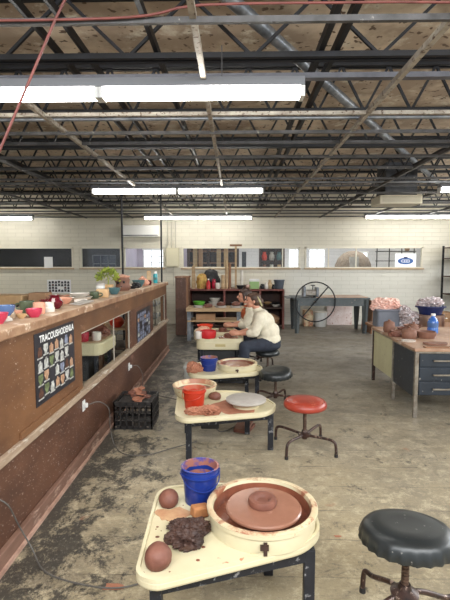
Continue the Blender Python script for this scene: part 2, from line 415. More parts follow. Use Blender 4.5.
def rpoly(pts, r=.05, n=5):
    out = []; N_ = len(pts)
    for i in range(N_):
        p = Vector(pts[i]); a = (Vector(pts[i-1])-p); c = (Vector(pts[(i+1) % N_])-p)
        k = min(r, a.length*.45, c.length*.45)
        A = p+a.normalized()*k; C = p+c.normalized()*k
        for j in range(n+1):
            t = j/n; out.append(tuple((1-t)**2*A+2*t*(1-t)*p+t*t*C))
    return out
def text_mesh(body, size, mat, parent, loc, rot, name='lettering', bold=.0, align='CENTER', sx=1.0):
    cu = bpy.data.curves.new(name, 'FONT'); cu.body = body; cu.size = size; cu.align_x = align; cu.align_y = 'CENTER'
    cu.extrude = .0004; cu.offset = bold
    t = bpy.data.objects.new('tmp', cu); COL.objects.link(t)
    dg = bpy.context.evaluated_depsgraph_get(); dg.update()
    me = bpy.data.meshes.new_from_object(t.evaluated_get(dg)); bpy.data.objects.remove(t)
    me.materials.clear(); me.materials.append(mat)
    o = bpy.data.objects.new(name, me); COL.objects.link(o); o.parent = parent; o.location = loc; o.rotation_euler = rot; o.scale = (sx, 1, 1)
    return o

# ------------------------------------------------------------------ camera
cam_d = bpy.data.cameras.new('camera'); cam = bpy.data.objects.new('camera', cam_d); COL.objects.link(cam)
cam_d.sensor_fit = 'VERTICAL'; cam_d.sensor_height = 36; cam_d.lens = 27
cam.location = (0, 0, 1.65); cam.rotation_euler = (R(90-4.827), 0, R(1.2685)); cam_d.clip_start = .05
bpy.context.scene.camera = cam

# ------------------------------------------------------------------ the room
YB = 11.9      # back wall
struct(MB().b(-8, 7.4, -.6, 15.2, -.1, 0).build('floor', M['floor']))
# back wall with two long window bands and two on the left
zs, zt, ztop = 1.49, 2.045, 3.44
WIN = [(-7.3, -4.29), (-4.10, -3.0), (-2.94, -1.86), (-1.40, 1.70), (1.83, 4.90)]
wb = MB(); wb.b(-8, 7.4, YB, YB+.16, 0, zs); wb.b(-8, 7.4, YB, YB+.16, zt, ztop)
edges = [-8]+[v for w in WIN for v in w]+[7.4]
for i in range(0, len(edges), 2): wb.b(edges[i], edges[i+1], YB, YB+.16, zs, zt)
struct(wb.build('wall_back', M['block']))
struct(MB().b(-8.1, -8, -.6, 15.2, 0, ztop).build('wall_left', M['block']))
struct(MB().b(7.3, 7.4, -.6, 15.2, 0, ztop).build('wall_right', M['block']))
# rooms beyond the glass
struct(MB().b(-8, 7.4, 15.0, 15.1, 0, ztop).build('wall_far', M['blockin']))
struct(MB().b(-3.02, -2.95, YB+.16, 15, 0, ztop).build('wall_divider', M['lilac']))
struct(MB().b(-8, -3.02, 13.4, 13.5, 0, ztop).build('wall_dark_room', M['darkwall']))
struct(MB().b(-2.95, -.9, 13.6, 13.7, 0, ztop).build('wall_lilac', M['lilac']))
# windows: frame, sill, mullions, pane
frame_col = pm('cream_window_paint', (218, 212, 194), None, rough=.5)
sill_col = pm('worn_tan_sill', (190, 168, 138), (168, 142, 112), 6, .6)
MUL = [[], [], [], [1.25], [2.45, 3.17]]
for i, (a, c) in enumerate(WIN):
    w = sroot('window_%d' % (i+1), ((a+c)/2, YB, zs)); h = (c-a)/2; H_ = zt-zs
    f = MB(); f.b(-h, h, -.015, .05, H_-.04, H_+.01); f.b(-h, -h+.04, -.015, .05, 0, H_); f.b(h-.04, h, -.015, .05, 0, H_)
    f.b(-h, h, 0, .05, 0, .03)
    f.build('window_frame', frame_col, w)
    MB().b(-h-.02, h+.02, -.06, .03, -.035, 0).build('window_sill', sill_col, w)
    for mx in MUL[i]:
        MB().b(mx-(a+c)/2-.014, mx-(a+c)/2+.014, -.005, .045, 0, H_).build('mullion', frame_col, w)
    MB().b(-h+.03, h-.03, .02, .026, .02, H_-.03).build('window_pane', M['glass'], w)
# daylight windows in the far rooms
def far_window(x0, x1, y, z0, z1, n, nm):
    w = sroot(nm, ((x0+x1)/2, y, z0)); h = (x1-x0)/2; H_ = z1-z0
    MB().b(-h, h, -.02, -.01, 0, H_).build('window_pane', M['daylight'], w)
    f = MB(); f.b(-h-.04, h+.04, -.05, -.02, H_, H_+.05); f.b(-h-.04, h+.04, -.05, -.02, -.05, 0)
    for k in range(n+1):
        x = -h+2*h*k/n; f.b(x-.015, x+.015, -.05, -.02, 0, H_)
    for k in (1, 2): f.b(-h, h, -.045, -.02, H_*k/3-.012, H_*k/3+.012)
    f.build('window_frame', M['white'], w)
far_window(-2.75, -2.05, 13.6, 1.45, 2.0, 3, 'window_6')
far_window(1.78, 2.18, 15.0, 1.35, 2.05, 2, 'window_7')
far_window(2.45, 2.95, 15.0, 1.35, 2.05, 2, 'window_8')
far_window(4.05, 4.35, 15.0, 1.35, 1.95, 2, 'window_9')
# steel lattice window in the dark room
w = sroot('window_10', (-3.75, 12.9, 1.35)); f = MB()
for k in range(4): f.b(-.33+.22*k-.012, -.33+.22*k+.012, -.01, .01, 0, .5)
for k in range(3): f.b(-.34, .34, -.01, .01, .24*k, .24*k+.024)
f.build('window_frame', pm('lattice_grey', (120, 124, 134), None, rough=.5), w)
MB().b(-.34, .34, .012, .016, 0, .5).build('window_pane', pm('dusk_pane', (56, 62, 84), None, rough=.1), w)

# ------------------------------------------------------------------ ceiling: roof boards, open-web joists, leftover grid
ceil = sroot('ceiling', (0, 0, 0))
cd = MB()
for k in range(14):
    y0 = -.6+k*1.2; cd.b(-8, 7.4, y0+.006, y0+1.194, 3.42, 3.50)
cd.build('roof_deck', M['deck'], ceil)
MB().b(-8, 7.4, YB+.17, 15.2, 2.75, 2.8).build('far_room_ceiling', M['ceil'], ceil)
def joist(n):
    j = MB()
    for dy in (-.028, .028):
        j.b(-7.9, 7.3, dy-.016, dy+.016, 0, .035); j.b(-7.9, 7.3, dy-.016, dy+.016, .40, .435)
    for k in range(n):
        xa = -7.8+15*k/n; xb = -7.8+15*(k+.5)/n; xc = -7.8+15*(k+1)/n
        j.bar((xa, 0, .41), (xb, 0, .02), .020, .020); j.bar((xb, 0, .02), (xc, 0, .41), .020, .020)
    return j
near_j = joist(18).build('bar_joist', M['joist'], ceil, (0, 3.1, 2.98))
far_j = joist(36).build('bar_joist', M['joist'], ceil, (0, 4.2, 2.98))
for y in (.6, 1.8, 5.4, 6.6, 7.8, 9.0, 10.2, 11.3):
    o = (near_j if y < 3 else far_j).copy(); COL.objects.link(o); o.parent = ceil; o.location = (0, y, 2.98)
# long rails running down the room (whitish where spattered)
for i, x in enumerate([-3.9, -2.68, -1.52, -.2, 1.03, 2.2, 3.35, 4.6]):
    MB().b(x-.016, x+.016, 2.99 if i < 3 else -.4, 11.88, 2.79, 2.825).build('grid_rail', M['teepale'] if i in (2, 3, 4) else M['tee'], ceil)
# cross tees
for i, y in enumerate([2.23, 3.64, 4.08, 4.5, 5.0, 5.7, 6.3, 7.0, 7.6, 8.3, 8.9, 9.6, 10.2, 10.9, 11.5]):
    mt = M['teepale'] if i == 1 else M['tee']
    MB().b(-7.9, 7.3, y-.012, y+.012, 2.775+(.02 if i % 2 else 0), 2.803+(.02 if i % 2 else 0)).build('cross_tee', mt, ceil)
# beam pairs bridging the joists
for x, th in ((.56, .018), (.66, .018), (-1.18, .011), (-1.0, .011), (-.52, .014), (2.6, .012), (-3.1, .012)):
    MB().b(x-th, x+th, -.4, 11.8, 3.02, 3.06+th).build('bridging_angle', M['joist'], ceil)
# wide dark girders on the near joist line
MB().b(-7.9, 7.3, 3.24, 3.30, 2.92, 2.955).build('girder_flange', pm('grey_painted_flange', (92, 92, 98), (70, 70, 76), 6, .5), ceil)

def pipe(name, pts, r, mat, label, cat='pipe', smooth=3):
    o = MB().tube(pts, r, 10, smooth).build(name, mat, smooth=True); return tag(o, label, cat)
pipe('galvanised_pipe', [(-.35, 2.25, 3.17), (3.9, 8.9, 3.17)], .042, M['galv'], 'thick galvanised pipe slanting across the ceiling above the joists', smooth=0)
pipe('ceiling_conduit', [(-7.8, 4.05, 2.9), (7.2, 4.05, 2.9)], .016, M['galv'], 'thin steel conduit crossing the room just behind the nearest light', smooth=0)
pipe('ceiling_conduit', [(-7.8, 7.35, 2.92), (7.2, 7.35, 2.92)], .02, M['galv'], 'thin steel conduit crossing above the middle row of lights', smooth=0)
pipe('red_hose', [(-3.2, 2.2, 2.84), (-1.6, 2.2, 2.79), (-.75, 2.2, 2.785), (-.4, 2.2, 2.80), (-.165, 2.2, 2.842), (.5, 2.2, 2.845), (1.0, 2.2, 2.84), (2.6, 2.2, 2.80)], .006, M['redhose'], 'faded red hose running level along the ceiling grid at the top of the view', 'hose')
pipe('red_hose', [(-.66, 2.2, 3.05), (-.80, 2.2, 2.87), (-.97, 2.2, 2.53), (-1.135, 2.2, 2.19), (-1.3, 2.2, 1.86), (-1.42, 2.2, 1.292)], .0065, M['redhose'], 'pale red hose slanting down from the ceiling at the upper left', 'hose')
pipe('support_pole', [(-2.00, 8.0, 0), (-2.00, 8.0, 2.97)], .018, M['joist'], 'thin dark pole rising from the partition top behind the leafy plant', 'pole', 0)
pipe('support_pole', [(-1.33, 8.15, 1.286), (-1.33, 8.15, 2.97)], .016, M['joist'], 'thin dark pole at the far end of the partition by the teal bottle', 'pole', 0)

# fluorescent fixtures
def fixture(x0, x1, y, z, label, nf=2):
    t = thing('ceiling_light', label, 'light', ((x0+x1)/2, y, z), group='fluorescent ceiling lights'); h = (x1-x0)/2
    b_ = MB(); b_.prism([(-.06, .055), (.06, .055), (.05, .11), (-.05, .11)], -h, h)
    o = b_.build('housing', pm('light_housing', (120, 122, 126), None, rough=.5), t); o.rotation_euler = (R(90), 0, R(90))
    for k in range(nf):
        xa = -h+2*h*k/nf+.02; xb = -h+2*h*(k+1)/nf-.02
        o = MB().prism([(-.046, .055), (-.044, .008), (-.030, -.008), (.030, -.008), (.044, .008), (.046, .055)], xa, xb).build('glowing_diffuser', M['tube'], t); o.rotation_euler = (R(90), 0, R(90))
        for xe in (xa-.008, xb+.008): MB().b(xe-.014, xe+.014, -.050, .050, -.011, .055).build('lamp_holder', M['whiteplastic'], t)
    for xx in (-h*.6, h*.6): MB().cyl((xx, 0, .05), (xx, 0, .32), .004, seg=6).build('hanger_rod', M['tee'], t)
    return t
ZL = 2.70
fixture(-2.17, .435, 2.98, ZL, 'nearest and largest ceiling light, long double fluorescent above the front')
fixture(-2.185, .43, 6.95, ZL, 'fluorescent ceiling light in the middle row, over the potters')
fixture(-2.23, .415, 11.12, ZL, 'fluorescent ceiling light in the far row at the centre, above the white air conditioner')
fixture(-7.4, -4.97, 11.12, ZL, 'fluorescent ceiling light in the far row at the left end')
fixture(3.11, 5.75, 11.0, ZL, 'fluorescent ceiling light in the far row at the right, below the heater box')
fixture(3.04, 5.65, 6.9, ZL, 'fluorescent ceiling light in the middle row cut by the right edge')

# heater with its duct
t = thing('ceiling_heater', 'beige box heater hanging under a grey sheet metal duct at the right', 'heater', (2.83, 8.2, 2.655))
MB().b(-.33, .40, -.26, .26, 0, .15).build('heater_body', M['heater'], t, bevel=.01)
g = MB()
for k in range(5): g.b(-.29, .36, -.266, -.26, .025+k*.022, .033+k*.022)
g.build('louvre', pm('heater_shadow', (150, 142, 124), None), t)
dct = MB(); dct.b(-.24, .30, -.25, .25, .15, .70)
for k in range(3): dct.b(-.25, .31, -.26, .26, .25+k*.16, .27+k*.16)
dct.build('duct', pm('dark_galvanised_duct', (84, 86, 90), (60, 62, 66), 5, .4, metal=.5), t)
d = MB()
for x in (-.31, .37): d.cyl((x, 0, .15), (x, 0, .75), .006, seg=6)
d.build('hanger_rod', M['tee'], t)

# air conditioner and panel box on the back wall
t = thing('air_conditioner', 'white wall mounted air conditioner high on the cream block wall', 'air conditioner', (-2.46, 11.9, 2.30))
MB().prism(rpoly([(-.50, -.20), (.50, -.20), (.50, 0), (-.50, 0)], .03), 0, .30).build('casing', M['white'], t, bevel=.02)
MB().b(-.46, .46, -.206, -.198, .03, .05).build('air_outlet', M['black'], t)
t = thing('breaker_box', 'yellowed breaker panel box with conduits above it on the back wall', 'electrical panel', (-1.64, 11.895, 1.52))
MB().b(-.17, .17, -.11, 0, 0, .50).build('panel_box', M['panelbox'], t, bevel=.006)
MB().b(-.15, .15, -.122, -.11, .03, .47).build('panel_door', pm('panel_door_paint', (214, 206, 176), None, rough=.45), t)
for x in (-.13, -.03, .08): MB().cyl((x, -.05, .50), (x, -.05, 1.45), .014, seg=8).build('conduit', pm('painted_conduit', (190, 184, 168), None), t)
MB().cyl((0.02, -.05, -.5), (0.02, -.05, 0), .012, seg=8).build('conduit', MATS['painted_conduit'], t)

# ------------------------------------------------------------------ plywood partition
PX = -1.27
part = sroot('wall_partition', (0, 0, 0))
Y0, Y1 = .2, 8.3
OP = [(3.66, 5.40), (6.9, 8.14)]
zo0, zo1 = .60, 1.065
MB().b(PX-.04, PX, Y0, Y1, 0, .56).build('lower_panel', M['plydark'], part)
MB().b(PX-.04, PX, Y0, Y1, zo1, 1.245).build('upper_panel', M['ply'], part)
for a, c in ((Y0, 3.66), (5.40, 6.9), (8.14, Y1)):
    MB().b(PX-.04, PX, a, c, .56, zo1).build('middle_panel', M['ply'] if a < 1 else M['plydark'], part)
for y in (1.85,):
    MB().b(PX, PX+.004, y, y+.006, .1, 1.24).build('panel_seam', M['wooddark'], part)
MB().b(PX-.05, PX+.028, Y0, Y1+.02, .548, .598).build('ledge_rail', M['rail'], part, bevel=.006)
MB().b(PX, PX+.016, 2.55, 3.55, .60, .645).build('ledge_plank', M['ply'], part, bevel=.003)
MB().b(PX-.50, PX+.03, Y0, Y1, 1.245, 1.285).build('cap_board', M['cap'], part, bevel=.004)
MB().b(PX+.005, PX+.035, Y0, Y1, 1.228, 1.2845).build('cap_edge', M['capedge'], part, bevel=.008)
bb = MB().b(PX, PX+.035, Y0, Y1, 0, .10); bb.build('baseboard', M['skirt'], part, bevel=.006)
MB().b(PX+.03, PX+.05, Y0, Y1, 0, .022).build('toe_strip', pm('pinkish_toe_strip', (186, 152, 134), (150, 116, 100), 8, .6), part)
for y in (.3, 1.9, 3.5, 5.55, 6.75, 8.2):
    MB().b(PX-.09, PX-.04, y-.045, y+.045, 0, 1.245).build('stud', M['woodmid'], part)
for y in (2.2, 5.6, 8.1):
    MB().b(PX-.48, PX-.40, y-.04, y+.04, 0, 1.245).build('rear_leg', M['woodmid'], part)
# screens in the two openings
for i, (a, c) in enumerate(OP):
    w = sroot('window_%d' % (11+i), (PX-.02, (a+c)/2, zo0)); h = (c-a)/2
    MB().b(-.003, .003, -h, h, 0, zo1-zo0).build('window_pane', M['glassdusty'], w)
    f = MB(); f.b(-.008, .022, -h, h, zo1-zo0-.008, zo1-zo0); f.b(-.008, .008, -h, -h+.008, 0, zo1-zo0); f.b(-.008, .008, h-.008, h, 0, zo1-zo0)
    f.build('window_frame', pm('pale_metal_bead', (176, 166, 152), None, rough=.4), w)
    ml = MB().b(-.005, .006, .18, .189, 0, zo1-zo0) if i == 0 else MB().b(-.005, .006, -.05, -.036, 0, zo1-zo0)
    ml.build('mullion', MATS['pale_metal_bead'], w)

# electrical outlets with plugs, cords
def outlet(y, z, label):
    t = thing('electrical_outlet', label, 'outlet', (PX, y, z))
    MB().b(0, .008, -.030, .030, -.045, .045).build('cover_plate', M['whiteplastic'], t, bevel=.003)
    MB().b(.008, .038, -.014, .014, -.016, .022).build('plug', M['whiteplastic'], t, bevel=.006)
    return t
outlet(3.66, .45, 'white outlet with a plug on the partition beside the milk crate, nearer one')
outlet(5.28, .40, 'white outlet with a plug on the partition, farther one under the second poster')
outlet(2.15, .46, 'white outlet with a plug on the partition cut by the left edge')
def cord(pts, label, r=.0042, mat=None): return pipe('power_cord', pts, r, mat or M['cord'], label, 'cord', 5)
cord([(PX+.05, 2.15, .47), (PX+.10, 2.2, .40), (PX+.09, 2.32, .22), (PX+.14, 2.36, .06), (-1.02, 2.25, .012), (-.85, 2.17, .010), (-.62, 2.13, .008), (-.45, 2.18, .008), (-.2, 2.3, .008)], 'grey cord falling from the partition and crossing the floor to the nearest wheel')
cord([(PX+.05, 3.66, .46), (PX+.12, 3.70, .47), (PX+.16, 3.85, .36), (PX+.14, 3.95, .15), (-1.08, 3.9, .012), (-.95, 3.72, .008), (-.75, 3.70, .008), (-.55, 3.85, .008), (-.35, 4.0, .008)], 'pale cord drooping from the nearer outlet to the second wheel')
cord([(PX+.05, 5.28, .41), (PX+.10, 5.32, .40), (PX+.13, 5.45, .25), (PX+.12, 5.5, .02), (-1.0, 5.45, .008), (-.6, 5.2, .008)], 'thin cord hanging from the farther outlet to the floor')

# ------------------------------------------------------------------ posters
def poster(name, label, parent_loc, rot, w, h, grid, title=None, tsz=.05, mats=None, margin=.03, top=.1, cell_shape=True, seed=1, base=None, bottom=.03):
    t = thing(name, label, 'poster', parent_loc); t.rotation_euler = rot
    MB().b(-w/2, w/2, -.002, 0, -h/2, h/2).build('sheet', base or M['posterblack'], t)
    mats = mats or [M['pic1'], M['pic2'], M['pic3'], M['pic4'], M['pic5']]
    rnd = random.Random(seed); p = MB(); nx, nz_ = grid
    cw = (w-2*margin)/nx; ch = (h-top-bottom)/nz_
    for i in range(nx):
        for k in range(nz_):
            if rnd.random() < .04: continue
            p.mi = rnd.choice([0, 0, 0, 0, 4, 4, 3, 2, 1]) if len(mats) > 2 else rnd.choice([0, 1])
            cx = -w/2+margin+cw*(i+.5); cz = -h/2+bottom+ch*(k+.5)+(ch*.12*(i % 2))
            a = cw*.42; c = ch*.38; y = -.0032
            if cell_shape:   # small printed pot silhouettes
                s = rnd.random()
                prof = [(.55, -1), (.95, -.4), (.8, .3), (.5, .6), (.62, 1)] if s < .4 else ([(.5, -1), (.55, -.5), (1, .1), (.9, 1)] if s < .7 else [(.8, -1), (.85, .5), (.3, .7), (.3, 1)])
                L_ = [(cx-a*r_, y, cz+c*z_) for r_, z_ in prof]; Rr = [(cx+a*r_, y, cz+c*z_) for r_, z_ in prof]
                for q in range(len(prof)-1): p.quad(L_[q], Rr[q], Rr[q+1], L_[q+1])
                m0 = p.mi; p.mi = 0; p.quad((cx-a*1.1, y, cz-c*1.25), (cx+a*1.1, y, cz-c*1.25), (cx+a*1.1, y, cz-c*.95), (cx-a*1.1, y, cz-c*.95)); p.mi = m0
            else: p.quad((cx-a, y, cz-c), (cx+a, y, cz-c), (cx+a, y, cz+c), (cx-a, y, cz+c))
    p.build('printed_pictures', mats, t)
    if title: text_mesh(title, tsz, M['paper'], t, (.03, -.004, h/2-.047), (R(90), 0, 0), 'title_lettering', .0012)
    return t
# big poster on the near stretch of the partition: faces +X
poster('pottery_poster', 'black poster of white pots with title lettering taped to the near partition', (PX+.002, 3.13, .955), (0, 0, R(90)), .70, .475, (7, 4), 'TRACOUSHODENLA', .066, seed=3, top=.085)
poster('photo_poster', 'narrow poster of blue-grey pictures on the partition between its two openings', (PX+.002, 6.2, .79), (0, 0, R(90)), .92, .44, (6, 6), None, mats=[M['pic5'], M['pic1'], M['posterblack'], M['pic4'], M['pic5']], seed=5, top=.03)
t = poster('tile_poster', 'white poster of dark little vessel pictures on the left of the back wall', (-4.69, YB-.004, 1.0), (0, 0, 0), .64, .36, (7, 4), None, mats=[M['posterblack'], M['pic2'], M['posterblack'], M['posterblack'], M['pic2']], seed=9, base=M['paper'], top=.03)
o = MB().b(-.115, .115, -.002, 0, 0, .29).build('paper_notice', M['paper'], None, (-4.95, YB-.02, 1.495)); tag(o, 'blank white sheet of paper standing in the left dark window', 'paper')
t = thing('window_sign', 'white card with a blue oval emblem in the right window', 'sign', (4.44, YB-.03, 1.52))
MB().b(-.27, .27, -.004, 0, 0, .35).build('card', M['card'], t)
e = MB(); pts = [(.20*math.copysign(abs(math.cos(a))**.9, math.cos(a)), .085*math.sin(a)) for a in [2*PI*k/40 for k in range(40)]]
e.prism([(x, z) for x, z in pts], 0, .001); o = e.build('oval_emblem', M['emblemblue'], t, (0, -.005, .155)); o.rotation_euler = (R(90), 0, 0)
MB().b(-.05, .05, -.007, -.005, .225, .265).build('emblem_crown', M['navy'], t)
s_ = MB()
for dz, wd in ((.190, .10), (.120, .10)): s_.b(-wd, wd, -.0085, -.006, dz-.004, dz+.004)
for k, wd in enumerate((.018, .012, .020, .014, .016, .012)): s_.b(-.115+k*.042, -.115+k*.042+wd, -.0085, -.006, .137, .173)
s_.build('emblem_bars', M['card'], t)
s_ = MB()
for k in range(9): s_.b(-.19+k*.042, -.19+k*.042+.022, -.006, -.004, .300, .322)
s_.build('faint_print', M['pic1'], t)

# ------------------------------------------------------------------ vessels
def vessel(name, prof, mat, loc, label, cat, group=None, seg=28, wob=0, parent_mat=None, squash=1, seed=0):
    o = MB().lathe(prof, seg=seg, wob=wob, squash=squash, seed=seed).build(name, mat, smooth=True, loc=loc)
    return tag(o, label, cat, group)
def bowl_prof(r, h, foot=.45, th=.008):
    return [(0, 0), (r*foot, 0), (r*foot*1.05, h*.08), (r*.8, h*.45), (r, h), (r-th, h), (r*.74, h*.5), (r*.4, h*.18), (0, h*.14)]
def cup_prof(r, h, th=.006): return [(0, 0), (r*.85, 0), (r*.95, h*.15), (r, h*.6), (r*.97, h), (r*.97-th, h), (r-th, h*.5), (r*.8, h*.12), (0, h*.1)]
def jar_prof(r, h): return [(0, 0), (r*.7, 0), (r, h*.3), (r*.95, h*.6), (r*.6, h*.8), (r*.68, h), (r*.62, h), (r*.52, h*.8), (r*.85, h*.55), (r*.85, h*.3), (0, h*.1)]
def handle(mat, t, r, h, side=1, hr=.010):
    MB().tube([(side*r*.92, 0, h*.78), (side*(r+.028), 0, h*.72), (side*(r+.032), 0, h*.45), (side*r*.93, 0, h*.28)], hr*.7, 8, 4).build('handle', mat, t, smooth=True)
def mug(loc, r, h, mat, label, side=1, rz=0, group=None):
    t = thing('mug', label, 'mug', loc, rz, group)
    MB().lathe(cup_prof(r, h), seg=24).build('body', mat, t, smooth=True); handle(mat, t, r, h, side); return t

# ------------------------------------------------------------------ throwing wheels
def splash_pan(t, c, r, h, rim_mat, inside=M['slurry'], wheel=None, buckle=True, body=None):
    """round cream pan (rim and wall) with slurry in it; parts are added under t"""
    x, y, z = c
    MB().lathe([(0, 0), (r*.93, 0), (r*.985, .012), (r, h*.55), (r*1.0, h-.02), (r*1.035, h-.018), (r*1.04, h), (r*.93, h+.002), (r*.90, h-.03), (r*.88, h*.35), (0, h*.3)], c, 56).build('splash_pan', body or M['cream'], t, smooth=True)
    MB().lathe([(r*1.035, h+.001), (r*1.0, h+.006), (r*.93, h+.004), (r*.905, h-.025), (r*.89, h*.42)], c, 56, wob=.012).build('pan_rim', rim_mat, t, smooth=True)
    MB().lathe([(0, h*.45), (r*.4, h*.46), (r*.865, h*.42), (r*.885, h*.7), (r*.90, h-.012)], c, 48, wob=.02).build('clay_slurry', inside, t, smooth=True)
    if buckle:
        q = MB(); q.b(x-.008, x+.008, y-r*1.045, y-r*.99, z+.02, z+h-.03); q.b(x-.022, x+.014, y-r*1.05, y-r*1.0, z+h*.42, z+h*.62)
        q.build('pan_clip', M['rag'], t)
def wheel_table(label, loc, poly, z, legs, apron, pcol=M['cream'], group='cream topped pottery wheels'):
    t = thing('pottery_wheel_table', label, 'pottery wheel', loc, group=group)
    P = rpoly(poly, .11)
    MB().prism(P, z-.045, z-.004).build('wheel_deck', pcol, t, bevel=.012)
    # shallow raised edge
    cx = sum(p[0] for p in P)/len(P); cy = sum(p[1] for p in P)/len(P)
    e = MB(); n = len(P); ins = [((p[0]-cx)*.965+cx, (p[1]-cy)*.955+cy) for p in P]
    for i in range(n):
        a, b_ = P[i], P[(i+1) % n]; c_, d_ = ins[(i+1) % n], ins[i]
        e.quad((*a, z+.006), (*b_, z+.006), (*c_, z+.006), (*d_, z+.006))
        e.quad((*a, z-.01), (*b_, z-.01), (*b_, z+.006), (*a, z+.006)); e.quad((*d_, z-.006), (*c_, z-.006), (*c_, z+.006), (*d_, z+.006))
    e.build('deck_rim', pcol, t)
    for lx, ly in legs:
        MB().b(lx-.024, lx+.024, ly-.024, ly+.024, 0, z-.045).build('leg', M['leg'], t, bevel=.003)
    a = MB()
    for i in range(len(apron)-1):
        a.bar((*apron[i], z-.075), (*apron[i+1], z-.075), .03, .055)
    a.build('apron_bar', M['leg'], t)
    return t
# --- nearest wheel
W1 = wheel_table('nearest pottery wheel, cream deck on black legs with large clay-filled splash pan', (0, 2.0, 0),
    [(-.395, -.33), (-.42, .36), (-.10, .42), (.22, .36), (.40, .14), (.40, -.02), (.31, -.13), (-.31, -.375)], .42,
    [(-.315, -.295), (.335, -.075), (-.36, .28), (.18, .27)], [(-.315, -.295), (.335, -.075), (.18, .27), (-.36, .28), (-.315, -.295)])
splash_pan(W1, (.13, .055, .40), .252, .105, M['creamclay'])
MB().lathe([(0, 0), (.173, 0), (.179, .006), (.179, .014), (.173, .02), (.10, .022), (0, .023)], (.138, .05, .478), 56).build('wheel_head', M['head'], W1, smooth=True)
MB().lathe([(0, 0), (.066, 0), (.070, .012), (.064, .030), (.050, .034), (.036, .028), (.028, .018), (0, .017)], (.134, .06, .501), 32, wob=.05).build('thrown_clay_disc', M['clay'], W1, smooth=True)
mm = MB(); mm.cyl((.10, .08, .22), (.10, .08, .37), .08, .08, 20); mm.b(-.10, .14, .02, .16, .26, .36); mm.build('motor_housing', M['black'], W1)
st = MB().prism([(-.30+.085*math.cos(a)*(1+.25*math.sin(3*a)), .10+.06*math.sin(a)*(1+.25*math.cos(5*a))) for a in [2*PI*k/20 for k in range(20)]], .4170, .4185); st.build('clay_smear', pm('thin_clay_wash', (176, 128, 94), (196, 160, 122), 18, .5), W1)
st = MB()
for k in range(22):
    x, y = random.uniform(-.38, -.1), random.uniform(-.35, .3); r_ = random.uniform(.003, .012)
    st.prism([(x+r_*math.cos(a), y+r_*.8*math.sin(a)) for a in [PI*q/4 for q in range(8)]], .4165, .4178)
st.build('clay_splatter', M['slurry'], W1)
# --- second wheel
W2 = wheel_table('second pottery wheel with a pale grey bat, beside the red bucket and red stool', (0, 3.9, 0),
    [(-.50, -.26), (-.55, .30), (-.50, .46), (.05, .46), (.30, .22), (.375, .03), (.33, -.10), (.24, -.19), (-.41, -.355)], .38,
    [(-.385, -.24), (.315, -.04), (-.46, .34), (.12, .32)], [(-.385, -.24), (.315, -.04), (.12, .32), (-.46, .34), (-.385, -.24)])
MB().lathe([(0, 0), (.115, 0), (.12, .02), (.12, .045), (0, .05)], (.10, .0, .378), 40).build('wheel_hub', M['cream'], W2, smooth=True)
MB().lathe([(0, 0), (.17, 0), (.178, .006), (.178, .018), (.17, .024), (0, .026)], (.10, .0, .426), 48).build('plaster_bat', M['bat'], W2, smooth=True)
mm = MB(); mm.b(-.30, -.14, -.02, .20, .17, .335); mm.build('motor_housing', M['black'], W2, bevel=.01)
st = MB(); st.lathe([(0, .0015), (.20, .001), (.205, 0)], (.02, .0, .3765), 40, wob=.35); st.build('clay_smear', M['claydry'], W2)
# --- third wheel
W3 = wheel_table('third pottery wheel with clay-filled pan, in front of the seated potter', (0, 5.3, 0),
    [(-.50, -.33), (-.57, -.08), (-.45, .36), (.20, .34), (.34, .08), (.32, -.08), (.24, -.20), (-.30, -.36)], .38,
    [(.265, -.04), (-.40, -.26), (-.40, .28), (.15, .27)], [(-.40, -.26), (.265, -.04), (.15, .27), (-.40, .28), (-.40, -.26)])
splash_pan(W3, (.03, .02, .365), .232, .085, M['clayrim'])
MB().lathe([(0, 0), (.14, 0), (.145, .01), (0, .014)], (.03, .02, .42), 40).build('wheel_head', M['head'], W3, smooth=True)
mm = MB(); mm.b(-.2, .10, -.02, .2, .20, .335); mm.build('motor_housing', M['black'], W3, bevel=.01)

# --- potters' wheels: bulkier cream bodies
def box_wheel(loc, label, w, d, z0, z1, clayx, seed):
    t = thing('pottery_wheel_table', label, 'pottery wheel', loc, group='cream bodied pottery wheels')
    P = rpoly([(-w/2, -d/2), (w/2, -d/2), (w/2, d/2), (-w/2, d/2)], .12, 7)
    MB().prism(P, z0, z1-.02).build('tub_body', M['cream'], t, bevel=.02)
    e = MB(); n = len(P); ins = [(p[0]*.93, p[1]*.92) for p in P]
    for i in range(n):
        a, b_ = P[i], P[(i+1) % n]; c_, d_ = ins[(i+1) % n], ins[i]
        e.quad((*a, z1+.01), (*b_, z1+.01), (*c_, z1+.01), (*d_, z1+.01)); e.quad((*a, z1-.03), (*b_, z1-.03), (*b_, z1+.01), (*a, z1+.01)); e.quad((*d_, z1-.018), (*c_, z1-.018), (*c_, z1+.01), (*d_, z1+.01))
    e.build('tub_rim', M['cream'], t)
    MB().b(-.06, .08, -d/2-.006, -d/2, z0+.05, z0+.085).build('grip_shade', pm('cream_shadow', (176, 160, 112), None), t)  # raised strip in darker cream, painting the shade of a grip recess
    MB().lathe([(0, 0), (.14, 0), (.145, .02), (0, .024)], (clayx, 0, z1-.02), 36).build('wheel_head', M['head'], t, smooth=True)
    MB().lathe([(0, 0), (.06, 0), (.066, .03), (.05, .045), (.03, .02), (0, .015)], (clayx, 0, z1+.004), 24, wob=.08, seed=seed).build('clay_mound', M['clay'], t, smooth=True)
    for sx in (-1, 1):
        for sy in (-1, 1): MB().b(sx*(w/2-.08)-.02, sx*(w/2-.08)+.02, sy*(d/2-.08)-.02, sy*(d/2-.08)+.02, 0, z0).build('leg', M['leg'], t)
    MB().b(-w/2+.08, w/2-.12, -d/2+.1, d/2-.1, z0-.16, z0).build('motor_housing', M['black'], t)
    return t
W4 = box_wheel((-.21, 6.36, 0), 'cream box-bodied pottery wheel used by the nearer potter', .66, .46, .435, .585, .12, 1)
